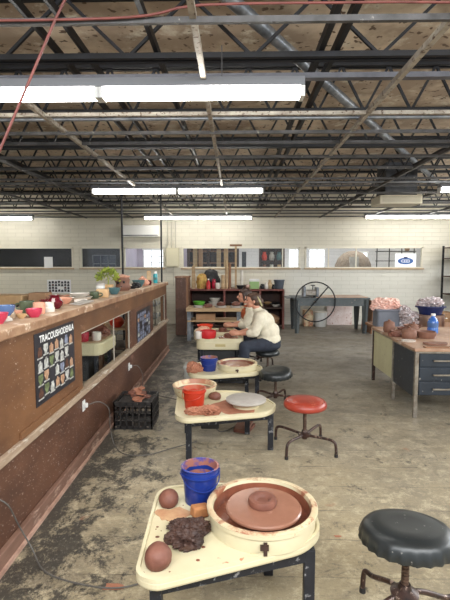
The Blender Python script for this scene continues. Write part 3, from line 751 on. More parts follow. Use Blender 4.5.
W5 = box_wheel((-.315, 7.15, 0), 'cream box-bodied pottery wheel used by the farther potter', .66, .46, .43, .55, .12, 2)

# extra splash pan on the second wheel's back corner
t = thing('splash_pan', 'loose cream splash pan caked with red clay behind the red bucket', 'splash pan', (-.385, 4.245, .376))
MB().lathe([(0, 0), (.175, 0), (.19, .012), (.205, .07), (.212, .098), (.20, .10), (.182, .06), (.17, .03), (0, .028)], (0, 0, 0), 48).build('pan_wall', M['cream'], t, smooth=True)
MB().lathe([(.214, .099), (.207, .104), (.192, .102), (.178, .06)], (0, 0, 0), 48, wob=.015).build('pan_rim', M['clayrim'], t, smooth=True)
MB().lathe([(0, .05), (.1, .055), (.176, .05)], (0, 0, 0), 40, wob=.03).build('clay_slurry', M['slurry'], t, smooth=True)

# --- buckets
def bucket(loc, r0, r1, h, mat, inmat, label, rz=0):
    t = thing('bucket', label, 'bucket', loc, rz)
    MB().lathe([(0, 0), (r0, 0), (r0+(r1-r0)*.8, h*.8), (r1+.008, h*.81), (r1+.008, h*.85), (r1, h*.86), (r1, h*.97), (r1+.006, h), (r1-.004, h), (r1-.008, h*.9), (r1-.014, h*.7)], seg=36).build('body', mat, t, smooth=True)
    MB().lathe([(r1+.004, h+.001), (r1-.006, h+.002), (r1-.010, h*.86), (r0-.004, h*.28), (0, h*.27)], seg=36, wob=.01).build('clay_lining', inmat, t, smooth=True)
    MB().tube([(-r1-.01, 0, h*.86), (-r1*.8, -r1*.75, h*.62), (0, -r1*1.12, h*.5), (r1*.8, -r1*.75, h*.62), (r1+.01, 0, h*.86)], .003, 6, 5).build('wire_handle', mat, t, smooth=True)
    return t
bucket((-.178, 2.24, .418), .078, .094, .185, M['blue'], M['bluein'], 'large blue bucket with clay-smeared rim on the nearest wheel', .3)
bucket((-.355, 3.86, .378), .082, .098, .175, M['red'], M['redin'], 'orange-red bucket on the second wheel', -.4)
bucket((-.305, 5.22, .378), .080, .098, .155, M['blue'], M['bluein'], 'small blue bucket on the third wheel')
t = thing('storage_box', 'pale grey plastic box under the wheel of the nearer potter', 'box', (-.57, 5.98, 0))
MB().b(-.10, .12, -.14, .14, 0, .24).build('box_body', pm('pale_grey_plastic', (176, 178, 172), (150, 148, 140), 6, .5), t, bevel=.02)
MB().b(-.115, .135, -.155, .155, .235, .27).build('lid', MATS['pale_grey_plastic'], t, bevel=.01)

# --- clay, cloth, sponge
def lumpobj(name, loc, r, mat, label, cat, amp=.2, freq=1.2, seed=0, sub=4, ridged=False, rz=0):
    return tag(MB().lump((0, 0, 0), r, amp, freq, sub, seed, True, ridged).build(name, mat, None, loc, rz, smooth=not ridged), label, cat)
lumpobj('clay_ball', (-.335, 2.19, .417), (.05, .05, .05), M['clay'], 'round ball of red clay at the back left corner of the nearest wheel', 'clay', .05, 1.5, 2)
lumpobj('clay_ball', (-.312, 1.735, .417), (.056, .056, .056), M['clay'], 'round ball of red clay at the front left corner of the nearest wheel', 'clay', .05, 1.5, 5)
t = MB()
for k in range(7):
    a = k*.9; t.lump((.078*math.cos(a)*(k % 3)/1.6-.01, .05*math.sin(a)*(k % 3)/1.6, .0), (.062, .046, .026+.010*(k % 2)), .5, 1.9, 4, 11+k, True, True)
tag(t.build('crumpled_cloth', M['rag'], None, (-.192, 1.93, .417), .3), 'crumpled dark brown wet cloth on the nearest wheel', 'cloth')
tag(MB().box((0, 0, .028), (.085, .055, .052), (0, .12, 0)).build('sponge', M['sponge'], None, (-.168, 2.085, .422), .5, bevel=.01, smooth=True), 'tan sponge between the blue bucket and the dark cloth', 'sponge')
t = MB()
for k in range(6): t.lump((random.uniform(-.09, .09), random.uniform(-.05, .05), 0), (.07, .05, .032), .5, 2.2, 4, 30+k, True, True)
tag(t.build('clay_scraps', M['claydry'], None, (-.26, 3.69, .376), .2), 'flattened heap of red clay scraps in front of the red bucket', 'clay')
lumpobj('clay_lump', (-.185, 4.10, .376), (.055, .045, .042), M['clay'], 'reddish clay lump behind the grey bat on the second wheel', 'clay', .15, 1.4, 6)
t = MB()
for k in range(7): t.lump((random.uniform(-.075, .075), random.uniform(-.06, .06), .02*(k % 3)), (.055, .05, .045), .45, 2.0, 4, 50+k, True, True)
tag(t.build('clay_scraps', M['claydry'], None, (-.43, 5.13, .376)), 'heap of torn red clay beside the small blue bucket', 'clay')
# foot pedal
t = thing('foot_pedal', 'brown foot pedal of the second wheel standing on the floor', 'foot pedal', (.10, 4.34, 0), -.35)
MB().b(-.075, .075, -.12, .12, 0, .03).build('pedal_base', M['clay'], t, bevel=.006)
MB().box((0, 0, .065), (.15, .25, .022), (R(16), 0, 0)).build('pedal_plate', M['terra'], t, bevel=.005)
t = thing('foot_pedal', 'dark foot pedal on the floor near the rear of the second wheel', 'foot pedal', (-.30, 4.5, 0), .3)
MB().b(-.06, .06, -.1, .1, 0, .03).build('pedal_base', M['black'], t, bevel=.006)
MB().box((0, 0, .06), (.12, .2, .02), (R(14), 0, 0)).build('pedal_plate', M['black'], t, bevel=.005)
cord([(-.22, 4.1, .2), (-.15, 4.2, .03), (-.02, 4.35, .01), (.03, 4.55, .01), (-.15, 4.7, .01), (-.25, 4.55, .02)], 'loop of thin cable on the floor under the second wheel', .005)
cord([(-.12, 2.0, .22), (-.2, 2.3, .03), (-.35, 2.45, .01), (-.5, 2.25, .01)], 'short black cable under the nearest wheel', .006, M['black'])

# --- stools
def stool(loc, rz, z, r, seatmat, label, tilt=(0, 0), ruffle=True, legr=.30, hz=.115):
    t = thing('stool', label, 'stool', loc, rz)
    seat = MB()
    if ruffle:
        seat.lathe([(0, -.05), (r*.86, -.052), (r*.98, -.06), (r*1.02, -.045), (r*1.0, -.015), (r*.97, .0), (r*.90, .014), (r*.72, .024), (r*.4, .022), (0, .018)], (0, 0, 0), 96, wob=.02, ruffle={2: .06, 3: .04, 1: .03, 4: .012})
    else:
        seat.lathe([(0, -.045), (r*.92, -.046), (r*.99, -.036), (r*1.01, -.018), (r*.985, .002), (r*.90, .018), (r*.84, .016), (r*.80, .022), (r*.45, .030), (0, .028)], (0, 0, 0), 64)
    s = seat.build('seat', seatmat, t, (0, 0, z-.02), smooth=True); s.rotation_euler = (tilt[0], tilt[1], 0)
    m = MB(); m.cyl((0, 0, z-.10), (0, 0, z-.075), .05, .09, 20); m.build('seat_plate', M['stoolmetal'], t, smooth=True)
    m = MB()
    zz = z-.1
    n = 14; zb = hz+.005
    for k in range(n):
        za = zb+(zz-zb)*k/n; m.cyl((0, 0, za), (0, 0, za+(zz-zb)/n*.62), .0165, seg=14); m.cyl((0, 0, za+(zz-zb)/n*.6), (0, 0, za+(zz-zb)/n*1.02), .013, seg=12)
    m.build('screw_post', M['threads'], t)
    m = MB(); m.lathe([(0, -.03), (.022, -.03), (.026, -.01), (.058, .0), (.060, .012), (.030, .03), (.024, .05), (0, .05)], (0, 0, hz), 24); m.build('hub', M['stoolmetal'], t, smooth=True)
    for k in range(4):
        a = PI/4+k*PI/2; c, s_ = math.cos(a), math.sin(a)
        l = MB(); l.tube([(.02*c, .02*s_, hz+.007), (.10*c, .10*s_, hz+.013 if hz < .15 else hz-.012), ((legr-.07)*c, (legr-.07)*s_, .136), ((legr-.015)*c, (legr-.015)*s_, .124), (legr*c, legr*s_, .085), ((legr+.004)*c, (legr+.004)*s_, .02)], .0125, 10, 4)
        lo = l.build('leg', M['stoolmetal'], t, smooth=True)
        MB().cyl(((legr+.004)*c, (legr+.004)*s_, 0), ((legr+.004)*c, (legr+.004)*s_, .026), .016, .015, 12).build('rubber_foot', M['black'], lo)
    return t
stool((.742, 1.865, 0), 1.13, .525, .19, M['blackseat'], 'nearest stool, wrinkled black vinyl seat on a rusty four-legged base', (R(-3), R(6)), True, .29, .205)
stool((.622, 3.90, 0), .12, .435, .188, M['redseat'], 'stool with a round red seat beside the second wheel', (0, 0), False, .30)
stool((.47, 5.10, 0), .2, .42, .185, M['blackseat'], 'stool with a sagging black seat between the red stool and the seated potter', (R(4), R(-5)), True, .24)
stool((.47, 6.36, 0), .3, .395, .17, M['blackseat'], 'dark stool the nearer potter sits on', (0, 0), False, .24)
stool((.37, 7.16, 0), .5, .395, .17, M['blackseat'], 'dark stool the farther potter sits on', (0, 0), False, .24)

# --- milk crate with clay shards
t = thing('milk_crate', 'black plastic milk crate standing against the partition', 'crate', (-1.005, 4.50, 0), 0)
w_, d_, h_ = .185, .19, .275
f = MB()
for z in (0.0, .085, .17, .245):
    hh = .03 if z in (0, .245) else .012
    for s in (-1, 1):
        f.b(-w_, w_, s*d_-.006, s*d_+.006, z, z+hh); f.b(s*w_-.006, s*w_+.006, -d_, d_, z, z+hh)
for k in range(7):
    x = -w_+2*w_*k/6
    for s in (-1, 1): f.b(x-.006, x+.006, s*d_-.006, s*d_+.006, 0, h_); f.b(s*w_-.006, s*w_+.006, x*d_/w_-.006, x*d_/w_+.006, 0, h_)
f.build('lattice_side', M['blackpl'], t)
f = MB(); f.b(-w_, w_, -d_, d_, 0, .008)
f.build('crate_floor', M['blackpl'], t)
MB().b(-w_+.01, w_-.01, -d_+.01, d_-.01, .225, .24).build('inner_tray', M['blackpl'], t)
for k in range(11):
    x, y = random.uniform(-.11, .12), random.uniform(-.12, .12)
    q = MB(); n = random.choice([4, 5, 6]); rr = random.uniform(.04, .065)
    q.prism([(rr*math.cos(2*PI*i/n+random.uniform(-.3, .3)), rr*.8*math.sin(2*PI*i/n+random.uniform(-.3, .3))) for i in range(n)], 0, .012)
    o = q.build('clay_shard', M['claydry'] if k % 3 else M['clay'], None, (-1.0+x, 4.50+y, .247+.009*k-.0)); o.rotation_euler = (random.uniform(-.3, .3), random.uniform(-.3, .3), random.uniform(0, 6))
    tag(o, 'broken flat shard of red clay piled on the black milk crate', 'clay shard', 'red clay shards on the milk crate')

# ------------------------------------------------------------------ ware on the partition cap
ZC = 1.2855
vessel('bowl', bowl_prof(.055, .065), M['glpink'], (-1.40, 2.62, ZC), 'red bowl at the far left end of the partition top', 'bowl')
t = thing('bowl', 'footed bowl with a blue glazed top and white base at the left', 'bowl', (-1.435, 2.76, ZC))
MB().lathe([(0, 0), (.045, 0), (.04, .012), (.028, .02), (.03, .03), (0, .03)], seg=28).build('foot', M['glwhite'], t, smooth=True)
MB().lathe([(0, .03), (.03, .03), (.055, .06), (.062, .095), (.056, .095), (.05, .06), (0, .045)], seg=28).build('bowl_wall', M['glblue'], t, smooth=True)
vessel('dish', bowl_prof(.035, .03), M['gltan'], (-1.385, 2.87, ZC), 'small tan dish beside the blue and white bowl', 'dish')
vessel('dish', bowl_prof(.028, .035), M['bisque'], (-1.475, 3.02, ZC), 'tiny speckled pinch pot behind the tan dish', 'dish', wob=.1)
vessel('bowl', [(0, 0), (.03, 0), (.034, .008), (.05, .03), (.052, .055), (.047, .058), (.043, .035), (0, .015)], M['glpink'], (-1.33, 2.94, ZC), 'bright pink ruffled bowl near the edge of the partition top', 'bowl', wob=.12)
mug((-1.50, 3.20, ZC), .052, .085, M['glgreen'], 'dark olive mug just behind the bright pink bowl', -1)
vessel('cup', cup_prof(.042, .08), M['bisque'], (-1.385, 3.14, ZC), 'pink bisque cup beside the olive mug', 'cup')
vessel('cup', [(0, 0), (.046, 0), (.046, .03), (.04, .034), (.04, .068), (.034, .068), (.034, .02), (0, .015)], M['glwhite'], (-1.375, 3.27, ZC), 'stepped white cup at the edge of the partition top', 'cup')
t = thing('vase', 'glossy maroon round vase with a flared neck on the partition top', 'vase', (-1.41, 3.48, ZC))
MB().lathe([(0, 0), (.035, 0), (.06, .03), (.062, .055), (.04, .082), (.034, .09), (.046, .108), (.04, .108), (.028, .092), (0, .09)], seg=32).build('vase_body', M['glmaroon'], t, smooth=True)
vessel('bowl', bowl_prof(.062, .045), M['glmaroon'], (-1.60, 3.78, ZC), 'dark maroon bowl behind the maroon vase', 'bowl')
vessel('bowl', bowl_prof(.065, .05), M['bisque'], (-1.50, 3.93, ZC), 'terracotta bowl with a pinkish rim right of the maroon vase', 'bowl')
vessel('bowl', bowl_prof(.05, .05), M['terra'], (-1.66, 4.02, ZC), 'small brown bowl at the rear edge of the partition top', 'bowl')
tag(MB().box((0, 0, .012), (.10, .26, .006), (R(3), R(4), 0)).build('bat_board', M['bat'], None, (-1.325, 3.86, ZC+.004), -.15), 'thin grey slab overhanging the partition edge', 'slab')
tag(MB().prism([(-.04, -.05), (.04, -.04), (.05, .05), (-.03, .06)], 0, .03).build('clay_block', M['glwhite'], None, (-1.40, 4.03, ZC), bevel=.006), 'small pale block lying beside the thin grey slab', 'block')
vessel('platter', bowl_prof(.11, .035, .5), M['glwhite'], (-1.47, 4.25, ZC), 'white platter, lower of two stacked on the partition top', 'platter')
vessel('platter', bowl_prof(.10, .035, .5), M['glwhite'], (-1.48, 4.25, ZC+.034), 'white platter, upper of two stacked on the partition top', 'platter')
mug((-1.41, 4.47, ZC), .048, .07, M['glgreen'], 'olive green mug with a white handle right of the white platters')
tag(MB().b(-.06, .06, -.07, .07, 0, .085).build('carton', M['gltan'], None, (-1.38, 4.66, ZC), .2, bevel=.004), 'small tan box on the partition top below the white jar', 'box')
t = thing('jar', 'white plastic jar with a flat lid behind the tan box', 'jar', (-1.53, 5.08, ZC))
MB().lathe([(0, 0), (.05, 0), (.05, .10), (0, .10)], seg=24).build('jar_body', M['whiteplastic'], t, smooth=True)
MB().lathe([(0, 0), (.053, 0), (.053, .025), (0, .025)], (0, 0, .10), 24).build('lid', M['bat'], t, smooth=True)
vessel('bowl', bowl_prof(.075, .075, .5), M['glteal'], (-1.37, 5.06, ZC), 'blue-grey bowl in front of the leafy plant', 'bowl')
# leafy plant
t = thing('potted_plant', 'yellow-green leafy plant in a tan pot on the partition top', 'plant', (-1.56, 5.48, ZC))
MB().lathe([(0, 0), (.05, 0), (.075, .09), (.068, .09), (.05, .02), (0, .08)], seg=24).build('pot', M['gltan'], t, smooth=True)
lf = MB(); rnd = random.Random(4)
for k in range(260):
    a = rnd.uniform(0, 2*PI); el = rnd.uniform(-.25, 1.4); rr = rnd.uniform(.6, 1)
    p = Vector((.13*rr*math.cos(a)*math.cos(el), .12*rr*math.sin(a)*math.cos(el), .16+.12*rr*math.sin(el)))
    d = Vector((math.cos(a)*math.cos(el), math.sin(a)*math.cos(el), math.sin(el)+.3)).normalized(); s_ = d.cross(Vector((rnd.uniform(-1, 1), rnd.uniform(-1, 1), .4))).normalized()
    L_ = rnd.uniform(.03, .045); W_ = L_*.4
    lf.quad(p, p+d*L_*.5+s_*W_, p+d*L_, p+d*L_*.5-s_*W_)
lf.build('foliage', M['leaf'], t)
MB().tube([(0, 0, .06), (.01, 0, .12), (0, .01, .2)], .008, 6).build('stem', M['leaf'], t)
# crumpled terracotta pot, odd sculptures
t = thing('sculpture', 'brown openwork terracotta head-like sculpture right of the leafy plant', 'sculpture', (-1.45, 5.75, ZC))
MB().lathe([(0, 0), (.08, 0), (.10, .04), (.085, .09), (.10, .14), (.085, .17), (.07, .17), (.075, .13), (.06, .08), (0, .05)], seg=28, wob=.28, seed=3).build('sculpture_body', M['terra'], t, smooth=True)
MB().lathe([(0, 0), (.10, 0), (.105, .015), (0, .04)], (0.01, 0, .17), 24, wob=.2).build('sculpture_cap', M['bisque'], t, smooth=True)
for x, z in ((-.03, .10), (.045, .11), (.01, .05)): MB().ell((x, -.085, z), (.016, .014, .016), 10).build('dark_hollow', M['black'], t, smooth=True)
vessel('dish', bowl_prof(.07, .035), M['black'], (-1.40, 6.12, ZC), 'low black dish on the partition top right of the openwork sculpture', 'dish')
lumpobj('clay_figure', (-1.40, 6.35, ZC), (.06, .07, .05), M['black'], 'dark knobbly clay piece beside the teal bowl', 'clay figure', .35, 2, 8)
vessel('bowl', bowl_prof(.095, .10, .5), M['glteal'], (-1.42, 6.60, ZC), 'large teal bowl on the far part of the partition top', 'bowl')
lumpobj('clay_figure', (-1.42, 6.90, ZC), (.08, .07, .085), M['bisque'], 'pale pink lumpy clay form beside the large teal bowl', 'clay figure', .4, 1.8, 9)
vessel('cup', cup_prof(.05, .075), M['glmaroon'], (-1.38, 7.15, ZC), 'dark cup between the pink clay form and the teal bottle', 'cup')
tag(MB().b(-.035, .035, -.03, .03, 0, .22).build('wood_block', M['woodtan'], None, (-1.43, 7.45, ZC), .2, bevel=.003), 'upright tan wood block beside the teal bottle', 'block')
t = thing('water_bottle', 'teal drink bottle at the far end of the partition top', 'bottle', (-1.38, 7.78, ZC))
MB().lathe([(0, 0), (.036, 0), (.038, .01), (.038, .14), (.03, .165), (0, .165)], seg=24).build('bottle_body', M['teal'], t, smooth=True)
MB().cyl((0, 0, .165), (0, 0, .20), .026, .022).build('cap', M['white'], t)
MB().b(-.03, .03, -.040, -.037, .06, .10).build('label_band', M['glteal'], t)
# ware board behind: table with slabs and a carton
t = thing('work_table', 'plank-topped table behind the partition at the left', 'table', (-3.3, 6.9, 0))
MB().b(-1.1, .75, -.5, .5, .95, 1.0).build('table_top', M['woodtan'], t)
for sx in (-1.0, .65):
    for sy in (-.42, .42): MB().b(sx-.04, sx+.04, sy-.04, sy+.04, 0, .95).build('leg', M['woodmid'], t)
ZT = 1.001
tag(MB().b(-.35, .35, -.18, .18, 0, .16).build('clay_slab', M['gltan'], None, (-3.50, 6.75, ZT), bevel=.02), 'thick tan slab on the table behind the partition', 'slab')
tag(MB().b(-.13, .13, -.12, .12, 0, .19).build('carton', M['cardboard'], None, (-2.94, 6.72, ZT), bevel=.01), 'brown cardboard box behind the partition, right of the tan slab', 'box')
lumpobj('clay_lump', (-2.72, 7.1, ZT), (.11, .09, .08), M['bisque'], 'pinkish clay lump on the table behind the partition', 'clay', .25, 1.4, 12)
tag(MB().b(-.35, .35, -.15, .15, 0, .03).build('dark_tray', M['black'], None, (-2.95, 6.45, ZT), bevel=.006) , 'flat black tray on the table behind the partition', 'tray')
for k, (x, y, r_, m_, lb) in enumerate([(-3.9, 6.7, .10, 'glwhite', 'white bowl at the left end of the table behind the partition'), (-2.62, 6.75, .07, 'glmaroon', 'small maroon pot at the right end of the table behind the partition')]):
    vessel('bowl', bowl_prof(r_, r_*.8), M[m_], (x, y, ZT), lb, 'bowl')

# ------------------------------------------------------------------ seen through the partition openings
t = thing('pottery_wheel_table', 'cream pottery wheel on dark legs seen through the first opening', 'pottery wheel', (-1.70, 4.95, 0))
MB().prism(rpoly([(-.34, -.32), (.30, -.32), (.30, .34), (-.34, .34)], .12), .66, .80).build('tub_body', M['cream'], t, bevel=.02)
MB().prism(rpoly([(-.30, -.28), (.26, -.28), (.26, .30), (-.30, .30)], .10), .795, .803).build('tub_liner', M['clayrim'], t)
for sx in (-.25, .22):
    for sy in (-.24, .26): MB().b(sx-.02, sx+.02, sy-.02, sy+.02, 0, .66).build('leg', M['leg'], t)
MB().b(-.2, .1, -.15, .15, .35, .66).build('motor_housing', M['black'], t)
vessel('tub', cup_prof(.065, .10), M['glred'], (-1.63, 4.74, .804), 'crimson tub standing in the wheel behind the first opening', 'tub')
vessel('tub', cup_prof(.05, .09), M['glwhite'], (-1.50, 4.80, .804), 'white tub standing in the wheel behind the first opening', 'tub')
lumpobj('clay_lump', (-1.58, 5.10, .804), (.13, .09, .075), M['clay'], 'lump of brown clay on the wheel behind the first opening', 'clay', .3, 1.5, 13)
t = thing('shelf_unit', 'plank shelf with dark lower tiers behind the first opening', 'shelf', (-1.98, 7.0, 0))
for k, z in enumerate((.14, .36, .66)): MB().b(-.42, .38, -.35, .35, z-.03, z).build('shelf_board', M['woodtan'] if z > .5 else M['wooddark'], t)
for sx in (-.40, .36):
    for sy in (-.33, .33): MB().b(sx-.02, sx+.02, sy-.02, sy+.02, 0, .66).build('leg', M['leg'], t)
t = thing('lidded_pot', 'orange-red round pot behind the first opening', 'pot', (-1.80, 6.78, .661))
MB().lathe([(0, 0), (.06, 0), (.11, .05), (.115, .10), (.09, .13), (0, .13)], seg=28).build('pot_body', M['orangered'], t, smooth=True)
MB().lathe([(.092, .13), (.07, .155), (.02, .165), (.022, .18), (0, .182)], seg=28).build('lid', M['orangered'], t, smooth=True)
vessel('bowl', bowl_prof(.10, .05), M['gltan'], (-2.08, 6.8, .661), 'tan bowl left of the orange-red pot behind the opening', 'bowl')
vessel('bowl', bowl_prof(.09, .06), M['glwhite'], (-1.90, 6.75, .361), 'white bowl on the middle tier behind the first opening', 'bowl')
vessel('bowl', bowl_prof(.10, .07), M['glmaroon'], (-2.15, 6.8, .361), 'maroon bowl on the middle tier behind the first opening', 'bowl')
vessel('bowl', bowl_prof(.09, .07), M['glgreen'], (-1.98, 6.75, .141), 'olive bowl on the bottom tier behind the first opening', 'bowl')
t = thing('metal_rack', 'pale metal wire rack seen through the second opening', 'rack', (-1.95, 9.2, 0))
for z in (.25, .55, .80, 1.02): MB().b(-.40, .40, -.5, .5, z-.015, z).build('shelf_tray', M['galv'], t)
for sx in (-.39, .39):
    for sy in (-.48, .48): MB().b(sx-.012, sx+.012, sy-.012, sy+.012, 0, 1.15).build('rack_post', M['chrome'], t)
for k, (x, y, z, r_, m_, lb) in enumerate([(-1.85, 9.0, .551, .09, 'glwhite', 'white bowl on the wire rack, middle tray'), (-2.1, 9.0, .801, .09, 'glteal', 'teal bowl on the wire rack, upper tray'), (-1.80, 9.0, .251, .10, 'black', 'black bowl on the wire rack, lowest tray'), (-1.75, 9.1, .801, .07, 'gltan', 'tan bowl on the wire rack, upper tray')]):
    vessel('bowl', bowl_prof(r_, r_*.8), M[m_], (x, y, z), lb, 'bowl')
t = thing('storage_cabinet', 'low dark wood cabinet standing against the back wall behind the partition', 'cabinet', (-3.4, 11.5, 0))
MB().b(-1.2, 1.2, -.35, .35, 0, .72).build('cabinet_body', M['wooddark'], t)
for k in range(4): 
    dr = MB().b(-1.18+.59*k, -.62+.59*k, -.37, -.35, .05, .68).build('door', M['woodmid'], t)
    MB().b(-.68+.59*k, -.66+.59*k, -.39, -.37, .35, .45).build('handle', M['chrome'], dr)

# brown free-standing panel at the end of the aisle
t = thing('wooden_partition_end', 'tall brown wooden panel standing left of the red-brown shelving', 'panel', (-1.20, 10.1, 0))
MB().b(-.14, .14, -.03, .5, 0, 1.30).build('panel_board', M['plydark'], t, bevel=.004)
MB().b(.10, .15, -.045, -.03, 0, 1.30).build('lit_edge_strip', M['woodmid'], t)  # lighter wood strip painting the panel's lit side edge
MB().b(-.15, .16, -.05, .5, 1.30, 1.33).build('cap_strip', M['woodmid'], t)

# ------------------------------------------------------------------ red-brown shelving at the back
CY = 11.0
t = thing('storage_shelf', 'long red-brown open shelving with crowded top below the back windows', 'shelf', (.02, 11.4, 0))
MB().b(-1.19, 1.19, -.40, .44, .945, .985).build('top_board', M['redbrown'], t, bevel=.004)
for x in (-1.17, -.28, .60, 1.17): MB().b(x-.022, x+.022, -.39, .44, 0, .945).build('upright', M['redbrown'], t)
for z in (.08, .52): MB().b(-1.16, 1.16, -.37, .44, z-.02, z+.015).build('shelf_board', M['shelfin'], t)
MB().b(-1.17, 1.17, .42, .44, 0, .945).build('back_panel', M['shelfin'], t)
Z3 = .986
def simple(name, mb, mat, loc, label, cat, rz=0, bevel=0, smooth=False, group=None, rot=None):
    o = mb.build(name, mat, None, loc, rz, bevel=bevel, smooth=smooth)
    if rot: o.rotation_euler = rot
    return tag(o, label, cat, group)
simple('wood_offcut', MB().prism(rpoly([(-.05, 0), (.05, 0), (.035, .62), (-.045, .55)], .03), -.02, .02), M['woodtan'], (-1.03, 11.2, Z3), 'tall pale wood offcut standing at the left end of the shelving top', 'wood', rot=(R(90), 0, 0))
lumpobj('fabric_bundle', (-.84, 11.3, Z3), (.13, .12, .23), pm('mustard_cloth', (206, 178, 96), (170, 120, 70), 8, .8), 'mustard cloth bundle on the shelving top beside the pale wood offcut', 'cloth', .3, 1.6, 14)
lumpobj('dark_bag', (-.62, 11.55, Z3), (.22, .12, .30), M['black'], 'dark bag with white scribbles behind the mustard bundle', 'bag', .2, 1.6, 15)
t = thing('bottle', 'red bottle with a white cap on the shelving top', 'bottle', (-.66, 11.15, Z3))
MB().lathe([(0, 0), (.05, 0), (.05, .15), (.02, .20), (.02, .22), (0, .22)], seg=20).build('bottle_body', M['redlabel'], t, smooth=True)
MB().cyl((0, 0, .22), (0, 0, .25), .022).build('cap', M['white'], t)
vessel('jar', jar_prof(.06, .24), M['glred'], (-.52, 11.2, Z3), 'crimson jar beside the red bottle', 'jar')
vessel('jar', cup_prof(.055, .15), M['glwhite'], (-.43, 11.15, Z3), 'white jar between the crimson jar and the wood rolls', 'jar')
for k, (x, h, r_, m_, lb) in enumerate([(-.30, .34, .045, 'woodtan', 'short pale roll standing on the shelving top, left of three tall rolls'), (-.21, .72, .038, 'woodtan', 'tallest cardboard roll on the shelving top'), (-.13, .62, .035, 'woodmid', 'brown roll right of the tallest roll'), (.17, .46, .035, 'glwhite', 'white roll right of the T-shaped tool')]):
    simple('cardboard_roll', MB().lathe([(r_*.8, 0), (r_, 0), (r_, h), (r_*.8, h), (r_*.8, 0)], seg=20), M[m_], (x, 11.25, Z3), lb, 'roll', smooth=True)
t = thing('wooden_tee_tool', 'tall T-shaped wooden tool rising above the shelving into the window', 'tool', (.02, 11.2, Z3))
MB().b(-.025, .025, -.015, .015, 0, 1.05).build('shaft', M['woodtan'], t)
MB().b(-.15, .15, -.02, .02, 1.05, 1.10).build('cross_bar', M['woodmid'], t, bevel=.004)
simple('grey_tin', MB().lathe(cup_prof(.09, .10), seg=24), M['steelpot'], (.30, 11.2, Z3), 'dull metal pan on the shelving top, left of the green box', 'pan', smooth=True)
simple('wire_basket', MB().lathe(bowl_prof(.10, .09), seg=16), M['black'], (.13, 11.12, Z3), 'small dark wire basket beside the T-shaped tool', 'basket', smooth=True)
t = thing('tool_box', 'pale green box with a white lid on the shelving top', 'box', (.48, 11.25, Z3))
MB().b(-.12, .12, -.08, .08, 0, .18).build('box_body', M['greenbox'], t, bevel=.006)
MB().b(-.125, .125, -.085, .085, .18, .24).build('lid', M['whiteplastic'], t, bevel=.006)
for k, (x, r_, h, m_, lb) in enumerate([(.68, .05, .12, 'black', 'black jar right of the green box'), (.78, .045, .16, 'glwhite', 'white bottle-like jar right of the black jar'), (.87, .045, .22, 'woodtan', 'tan jar beside the dark grey bucket'), (.95, .04, .11, 'black', 'small black pot next to the tan jar')]):
    vessel('jar', jar_prof(r_*1.3, h), M[m_], (x, 11.2, Z3), lb, 'jar')
t = thing('bucket', 'dark grey bucket at the right end of the shelving top', 'bucket', (1.10, 11.22, Z3))
MB().lathe([(0, 0), (.10, 0), (.13, .20), (.122, .20), (.095, .01), (0, .01)], seg=28).build('body', pm('dark_grey_plastic', (74, 80, 90), None, rough=.5), t, smooth=True)
MB().lathe([(0, .20), (.138, .20), (.138, .225), (0, .23)], seg=28).build('lid', MATS['dark_grey_plastic'], t, smooth=True)
# things on the shelves
Z2 = .536; Z1 = .096
vessel('bowl', bowl_prof(.16, .13), M['limegreen'], (-.90, 11.25, Z2), 'lime green bowl on the left bay of the shelving', 'bowl')
vessel('bowl', bowl_prof(.17, .12), M['glwhite'], (-.50, 11.25, Z2+.0), 'white bowl, lower of the stack in the left bay', 'bowl')
vessel('bowl', bowl_prof(.14, .11), M['glwhite'], (-.50, 11.25, Z2+.10), 'white bowl, upper of the stack in the left bay', 'bowl')
vessel('bowl', bowl_prof(.15, .10), M['glteal'], (.05, 11.3, Z2), 'teal bowl in the middle bay of the shelving', 'bowl')
vessel('pot', jar_prof(.12, .20), M['terra'], (.35, 11.3, Z2), 'terracotta jar in the middle bay of the shelving', 'jar')
for k, (x, r_, m_, lb) in enumerate([(.80, .16, 'steelpot', 'metal pan in the right bay, leaning among dishes'), (1.02, .12, 'glwhite', 'white dish in the right bay of the shelving')]):
    vessel('dish', bowl_prof(r_, .06), M[m_], (x, 11.25, Z2), lb, 'dish')
vessel('dish', bowl_prof(.11, .05), M['gltan'], (.82, 11.25, Z2+.065), 'tan dish stacked on the metal pan in the right bay', 'dish')
vessel('dish', bowl_prof(.12, .05), M['black'], (1.02, 11.25, Z2+.065), 'black dish stacked on the white dish in the right bay', 'dish')
lumpobj('fabric_bundle', (.95, 11.3, Z1), (.18, .15, .16), M['cardboard'], 'tan bundle on the bottom shelf of the right bay', 'cloth', .3, 1.6, 16)
lumpobj('fabric_bundle', (.2, 11.3, Z1), (.22, .15, .14), M['terra'], 'brown bundle on the bottom shelf of the middle bay', 'cloth', .3, 1.6, 17)
tag(MB().b(-.25, .25, -.15, .15, 0, .2).build('storage_box', M['wooddark'], None, (-.75, 11.35, Z1), bevel=.01), 'dark box on the bottom shelf of the left bay', 'box')

